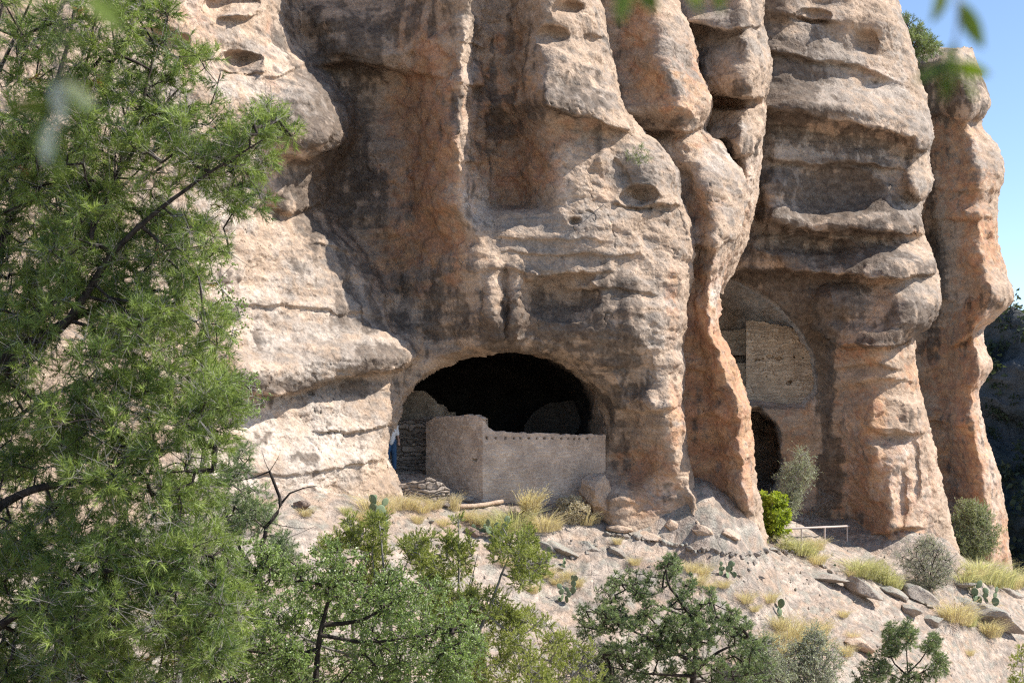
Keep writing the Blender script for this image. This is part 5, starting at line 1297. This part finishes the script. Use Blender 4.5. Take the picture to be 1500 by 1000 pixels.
for px, py, h, k in ((546, 752, 30, 's'), (566, 752, 34, 's'), (588, 748, 30, 's'), (604, 746, 24, 's'), (636, 748, 26, 's'), (620, 752, 20, 's'), (526, 764, 26, 's'), (540, 772, 22, 's'), (448, 758, 20, 's'), (478, 756, 18, 'g'), (505, 754, 18, 'g'), (430, 775, 24, 's'),
                     (722, 778, 30, 'g'), (736, 782, 26, 'g'), (796, 778, 34, 's'), (812, 776, 26, 's'), (858, 770, 26, 's'), (872, 768, 18, 's'), (700, 770, 22, 's'), (684, 764, 18, 's'), (612, 768, 18, 's'), (650, 770, 18, 's'),
                     (800, 848, 20, 's'), (816, 856, 18, 's'), (830, 852, 16, 's'), (846, 862, 18, 's'), (1012, 842, 22, 's'), (1030, 846, 26, 's'), (1048, 852, 22, 's'), (1040, 866, 20, 's'), (1022, 858, 20, 's'), (1060, 862, 18, 's'),
                     (1092, 886, 22, 's'), (1126, 884, 20, 's'), (1104, 896, 18, 's'), (1140, 924, 34, 's'), (1156, 936, 44, 's'), (1170, 950, 48, 's'), (1184, 936, 36, 's'), (1196, 956, 34, 's'), (1150, 962, 40, 's'), (1128, 944, 30, 's'), (1205, 930, 24, 's'), (1182, 972, 40, 's'),
                     (1172, 812, 30, 'g'), (1186, 818, 26, 'g'), (1160, 806, 26, 'g'), (1178, 826, 20, 's'), (1196, 826, 20, 's'), (1204, 822, 16, 's'), (1196, 806, 24, 's'),
                     (1256, 842, 34, 'g'), (1270, 846, 38, 'g'), (1284, 850, 34, 'g'), (1300, 856, 30, 'g'), (1246, 846, 18, 's'), (1312, 862, 26, 'g'), (1240, 960, 22, 's'), (1250, 940, 18, 's'),
                     (1398, 910, 38, 's'), (1410, 914, 34, 's'), (1386, 908, 24, 's'), (1424, 922, 30, 's'), (1444, 928, 34, 's'), (1452, 932, 26, 's'), (1432, 850, 40, 'g'), (1446, 854, 44, 'g'), (1460, 858, 40, 'g'), (1472, 860, 34, 'g'), (1420, 852, 30, 's'), (1412, 860, 26, 'g'), (1492, 858, 32, 'g'), (1484, 862, 26, 's'),
                     (1330, 940, 16, 's'), (1420, 960, 14, 's'), (1235, 905, 14, 's'), (930, 830, 14, 's'), (760, 840, 20, 's'), (740, 830, 20, 's'), (780, 870, 20, 's'), (905, 800, 12, 's')):
    if random.random() < .84: grass(px, py, h, k, random.uniform(.8, 1.25))
grass(1420, 916, 28, 'g', .8, 'spiky green tuft between straw grasses before the long boulder')

# ------------------------------------------------------------------ prickly pears
pv, pfc = ICO[3]
def pad_mesh(seed):
    r = np.random.default_rng(seed); v = pv.copy()
    v = v * np.array([0.5, 0.085, 0.62]); v[:, 0] *= 1 - 0.28 * np.clip(-v[:, 2] / 0.62, 0, 1); v[:, 2] += 0.6
    v[:, 1] += 0.06 * v[:, 0] ** 2 * r.choice([-1, 1])
    o = new_mesh('pad', v, pfc, M_CACT, link=False); attr(o, 'tone', np.clip(r.random() * .7 + .3 * (0.5 + .5 * vnoise(v * 6, seed)), 0, 1)); me = o.data; bpy.data.objects.remove(o); return me
PADS = [pad_mesh(400 + i) for i in range(5)]
def cactus(px, py, h, n, label, seed):
    r = random.Random(seed); g = ghit(px, py); m = g.y / F; H = h * m * .85; L = H / 2.3
    root = empty('prickly_pear', g); tag(root, label, 'cactus', None)
    tips = [(Vector((r.uniform(-.35, .35) * H, r.uniform(-.2, .2) * H, -.04)), 0) for _ in range(max(2, n // 3))]
    k = 0; i = 0
    while k < n:
        p, lv = tips[i % len(tips)] if lv_ok(tips) else tips[0]; i += 1
        o = bpy.data.objects.new('pad', r.choice(PADS)); COL.objects.link(o); o.parent = root
        a = r.uniform(-.75, .75); z = r.uniform(-1.2, 1.2); s_ = L * r.uniform(.75, 1.1) * (0.9 ** lv)
        o.location = p; o.rotation_euler = (r.uniform(-.3, .3), a, z); o.scale = (s_, s_, s_)
        q = p + (Matrix.Rotation(z, 3, 'Z') @ Matrix.Rotation(a, 3, 'Y')) @ Vector((r.uniform(-.2, .2), 0, 1.12)) * s_
        if lv < 2: tips.append((q, lv + 1))
        k += 1
def lv_ok(t): return True
for i, (px, py, h, n, lab) in enumerate((
    (546, 772, 44, 9, 'large prickly pear beside the slim juniper tip left of the cave'), (562, 782, 34, 7, 'prickly pear partly behind the slim juniper tip'), (704, 780, 24, 4, 'small prickly pear below the corner of the dwelling'),
    (726, 792, 36, 9, 'long row of prickly pear pads below the yellow green grass'), (803, 776, 12, 2, 'tiny prickly pear at the foot of the dry bush'), (828, 834, 22, 4, 'two lobed prickly pear alone on the pale slab'),
    (800, 824, 22, 5, 'prickly pear near the right juniper tip'), (822, 880, 26, 7, 'prickly pear with pale pads left of the round pinyon'), (838, 870, 26, 6, 'dark prickly pear touching the left side of the round pinyon'),
    (1072, 848, 26, 7, 'withered prickly pear above the top of the round pinyon'), (1054, 846, 20, 5, 'shrivelled prickly pear among straw above the round pinyon'), (1146, 912, 36, 8, 'upright prickly pear at the left of the straw patch'),
    (1206, 950, 30, 6, 'prickly pear at the right end of the straw patch'), (1176, 968, 30, 6, 'prickly pear in the lower part of the straw patch'), (1434, 884, 36, 8, 'tall prickly pear behind the long boulder'), (1450, 888, 28, 6, 'shorter prickly pear at the right above the long boulder'),
    (1222, 830, 10, 2, 'tiny prickly pear under the railing'))):
    cactus(px, py, h, n, lab, 500 + i)

# ------------------------------------------------------------------ the railing
s = NT('railing_paint'); s.bsdf(s.mix(s.noise(s.coords(), 9, 4), (0.42, 0.34, 0.30), (0.55, 0.46, 0.41)), 0.6); M_RAIL = s.m
g1, g2, g3 = ghit(1208, 797), ghit(1241, 793), ghit(1174, 797)
rail = empty('railing', g2); tag(rail, 'plain pale pipe railing at the foot of the right alcove', 'railing')
def rel(o, v): return Vector(v) - Vector(o.location)
tops = []
for g, ty in ((g3, 773.0), (g1, 771.6), (g2, 770.0)):
    t = Vector((g.x, g.y, g.y * (HZ - ty) / F)); tops.append(t)
    mb = MB(); tube(mb, [rel(rail, g + Vector((0, 0, -.1))), rel(rail, (g + t) / 2), rel(rail, t)], 0.036, 10); mb.build('post', M_RAIL, rail)
st = W(1150, 774.4, g3.y)
mb = MB(); tube(mb, [rel(rail, st), rel(rail, tops[0]), rel(rail, tops[1]), rel(rail, tops[2] + Vector((.06, 0, 0)))], 0.045, 10); mb.build('rail', M_RAIL, rail)

# a log in front of the curved wall and a pale stone edging
mb = MB(); tube(mb, [W(655, 727, 38.0), W(672, 729, 38.0), W(693, 731, 38.1)], [.09, .10, .085], 12, .05)
tag(mb.build('log', M_TWIG), 'weathered log lying on the ground before the curved wall', 'log')
mb = MB(); e = smooth_path(px3([(668, 741, 37.3), (690, 741, 37.6), (715, 738, 38.0), (736, 734, 38.5)], 38), .15)
tube(mb, e, .07, 8, .08); tag(mb.build('stone_edging', M_PINK), 'pale rounded edging of the path at the foot of the dwelling', 'edging')

# ------------------------------------------------------------------ the visitor in the cave
def skin_obj(name, joints, edges, mat, parent, sub=2):
    me = bpy.data.meshes.new(name); me.from_pydata([j[0] for j in joints], edges, []); o = bpy.data.objects.new(name, me); COL.objects.link(o); o.parent = parent
    sk = o.modifiers.new('skin', 'SKIN')
    if not me.skin_vertices: me.attributes.new('skin', 'FLOAT', 'POINT') if False else None
    return o, sk
def limb_body(name, chains, mat, parent):
    """one continuous surface: smooth tapering tubes merged by a voxel remesh"""
    mb = MB()
    for pts, rad in chains:
        P = smooth_path(pts, .03); t = np.linspace(0, 1, len(P)); q = np.linspace(0, 1, len(rad))
        tube(mb, P, np.interp(t, q, rad), 12)
        v, f = ICO[2]
        for c, r_ in ((P[0], rad[0]), (P[-1], rad[-1])): mb.add(v * r_ + c, f)
    o = mb.build(name, mat, parent)
    rm = o.modifiers.new('remesh', 'REMESH'); rm.mode = 'VOXEL'; rm.voxel_size = 0.014; rm.use_smooth_shade = True
    sm = o.modifiers.new('smooth', 'SMOOTH'); sm.factor = .6; sm.iterations = 6
    return o
def plain(name, c, rough=.8, scale=60, var=.12):
    s = NT(name); n = s.noise(s.objco(), scale, 3)
    s.bsdf(s.mix(n, tuple(x * (1 - var) for x in c), tuple(x * (1 + var) for x in c)), rough, s.bump(n, .3, .01), .2); return s.m
M_SKIN, M_SHIRT, M_JEAN, M_HAIR, M_SHOE = plain('skin', (.42, .26, .19), .55), plain('white_shirt', (.72, .72, .72)), plain('blue_jeans', (.045, .10, .19), .85, 90, .3), plain('brown_hair', (.06, .035, .02), .5), plain('shoe_leather', (.05, .04, .035))
def visitor():
    g = W(572, 691, 38.9); g.z = max(g.z, gz(g.x, g.y) + 0.0)
    r = empty('person', g, R(200)); tag(r, 'visitor in white shirt and blue jeans half hidden behind the left rim of the cave', 'person')
    body = [([(0, 0, .95), (0, 0, 1.2), (0, -.01, 1.42), (0, 0, 1.52), (0, .01, 1.60)], [.13, .12, .13, .06, .055]), ([(0, .01, 1.60), (0, .02, 1.66), (0, .02, 1.73)], [.075, .095, .08])]
    for sx_ in (-1, 1):
        body += [([(sx_ * .17, 0, 1.42), (sx_ * .23, .02, 1.18), (sx_ * .25, .08, .98), (sx_ * .25, .10, .92)], [.055, .045, .036, .028]),
                 ([(sx_ * .1, 0, .95), (sx_ * .11, .02, .5), (sx_ * .12, -.01, .09)], [.085, .06, .045])]
        for k, (dx, ln) in enumerate(((-.028, .075), (-.01, .085), (.01, .08), (.027, .065))):
            x = sx_ * .25 + dx; body.append(([(x, .105, .91), (x, .12, .88), (x * 1.0, .125, .91 - ln)], [.011, .010, .008]))
        body.append(([(sx_ * .25 - sx_ * .03, .11, .93), (sx_ * .25 - sx_ * .05, .135, .90), (sx_ * .25 - sx_ * .05, .15, .875)], [.013, .011, .009]))
    body += [([(0, .10, 1.655), (0, .125, 1.64)], [.018, .014])]
    limb_body('body', body, M_SKIN, r)
    sh = [([(0, 0, .98), (0, 0, 1.2), (0, -.01, 1.42), (0, 0, 1.49)], [.165, .155, .165, .08]), ([(-.19, 0, 1.43), (.19, 0, 1.43)], [.075, .075])]
    for sx_ in (-1, 1): sh.append(([(sx_ * .17, 0, 1.43), (sx_ * .22, .02, 1.2)], [.08, .068]))
    limb_body('shirt', sh, M_SHIRT, r)
    je = [([(-.05, 0, .97), (.05, 0, .97)], [.15, .15])]
    for sx_ in (-1, 1): je.append(([(sx_ * .085, 0, .95), (sx_ * .11, .02, .5), (sx_ * .12, -.01, .06)], [.115, .085, .072]))
    limb_body('jeans', je, M_JEAN, r)
    limb_body('hair', [([(0, -.01, 1.70), (0, -.03, 1.76)], [.095, .085]), ([(0, -.06, 1.62), (0, -.05, 1.7)], [.06, .08])], M_HAIR, r)
    for sx_ in (-1, 1): limb_body('shoe', [([(sx_ * .12, -.06, .045), (sx_ * .125, .06, .045), (sx_ * .13, .17, .035)], [.05, .048, .036])], M_SHOE, r)
    for sx_ in (-1, 1):
        e_ = MB(); v, f = ICO[2]; e_.add(v * .014 + np.array([sx_ * .035, .098, 1.69]), f); e_.build('eye', M_HAIR, r)
        e_ = MB(); e_.add(v * np.array([.012, .02, .032]) + np.array([sx_ * .095, .01, 1.68]), f); e_.build('ear', M_SKIN, r)
    e_ = MB(); e_.add(v * np.array([.026, .008, .007]) + np.array([0, .102, 1.615]), f); e_.build('mouth', M_SKIN, r)
visitor()

# ------------------------------------------------------------------ leaves hanging close to the lens, out of focus
M_NEAR = leaf_material('near_leaves', (0.17, 0.235, 0.045), (0.34, 0.41, 0.11), 0.5, 0.25, 0.55)
M_NPALE = leaf_material('pale_leaf_backs', (0.62, 0.65, 0.54), (0.72, 0.74, 0.64), 0.35, 0.5, 0.3)
def near_leaf(parent, px, py, D, ang, ln, wd, mat, tiltv):
    n = 11; t = np.linspace(0, 1, n); prof = np.sin(np.pi * np.clip(t * .96 + .02, 0, 1)) ** .75 * (1 - .25 * t)
    m = D / F; L, Wd = ln * m, wd * m * .5
    V = []
    for i in range(n):
        for k in (-1, -.5, 0, .5, 1): V.append((t[i] * L, k * prof[i] * Wd, .10 * Wd * abs(k) * 2 - .25 * L * (t[i] - .5) ** 2))
    V = np.array(V); V2 = V - np.array([0, 0, 0.0002])
    f = np.concatenate([grid_faces(n, 5), grid_faces(n, 5, len(V))[:, ::-1]])
    M = Matrix.Rotation(R(90), 3, 'X') @ Matrix.Rotation(R(-ang), 3, 'Z') @ Matrix.Rotation(R(tiltv), 3, 'X')
    o = new_mesh('leaf', np.concatenate([V, V2]) @ np.array(M).T + np.array(W(px, py, D)) - np.array(parent.location), f, mat, True, parent)
    attr(o, 'tone', np.full(len(V) * 2, random.random()))
def sprig(label, stem, D, lv, group=None):
    p = px3(stem, D); root = empty('leafy_sprig', p[0]); tag(root, label, 'leafy sprig', group)
    mb = MB(); tube(mb, smooth_path(np.array(p) - np.array(p[0]), .005), .0011, 6); mb.build('stem', M_TWIG, root)
    for a in lv: near_leaf(root, a[0], a[1], D, a[2], a[3], a[4], M_NPALE if len(a) > 6 else M_NEAR, a[5])
sprig('blurred sprig with pale leaf backs hanging over the pine at upper left', [(108, -120), (100, -20), (90, 60), (88, 130), (78, 170)], 0.82,
      [(82, 118, 82, 66, 26, 10, 1), (86, 125, 30, 60, 34, 25, 1), (90, 135, 42, 54, 26, 60), (80, 150, 172, 74, 30, -40), (76, 175, 98, 66, 28, 15, 1), (64, 172, 110, 50, 26, 50), (78, 195, 80, 66, 30, 65), (128, -10, 48, 76, 40, -35), (70, -8, 176, 44, 30, 20), (100, 40, 60, 40, 26, 60)])
sprig('blurred leaf tips dipping in at the top middle', [(960, -160), (950, -70), (930, -30)], 0.95, [(920, -30, 100, 66, 32, 30), (935, -30, 60, 56, 34, 20), (1015, -40, 80, 60, 34, 60), (1060, -44, 95, 62, 34, 55), (960, -30, 30, 40, 30, 60)])
sprig('blurred green leaves hanging against the sky at upper right', [(1400, -140), (1402, -40), (1404, 20), (1398, 70), (1392, 90)], 0.95,
      [(1404, 2, 62, 78, 30, 20), (1386, -30, 108, 66, 34, -35), (1398, 62, 100, 46, 24, 60), (1396, 84, 100, 60, 40, -50), (1400, 92, 20, 54, 30, 55), (1392, 92, 150, 62, 30, 50), (1404, 100, 60, 50, 30, -60), (1374, 100, 80, 50, 26, -40)])

# ------------------------------------------------------------------ trees on the far canyon side, too many and too far to count
hp = HILL[rng.integers(0, len(HILL), 3200)]
k = 46; n = len(hp)
s_ = (0.8 + 1.7 * rng.random(n) ** 2)
d = norm(rng.normal(size=(n, k, 3))) * (rng.random((n, k, 1)) ** 0.4)
q = hp[:, None] + np.array([0, 0, 1.0]) * s_[:, None, None] * 0.7 + d * s_[:, None, None] * np.array([1, 1, 1.2])
q = q.reshape(-1, 3)
hb = MB(); leaves(hb, q, rng.normal(size=q.shape), rng.normal(size=q.shape) + np.array([0, 0, .6]), np.repeat(s_, k) * .5, np.repeat(s_, k) * .4, .2, np.repeat(rng.random(n), k))
tag(hb.build('far_trees', leaf_material('far_tree_leaves', (0.03, 0.045, 0.028), (0.07, 0.09, 0.05)), smooth=False), kind='stuff')
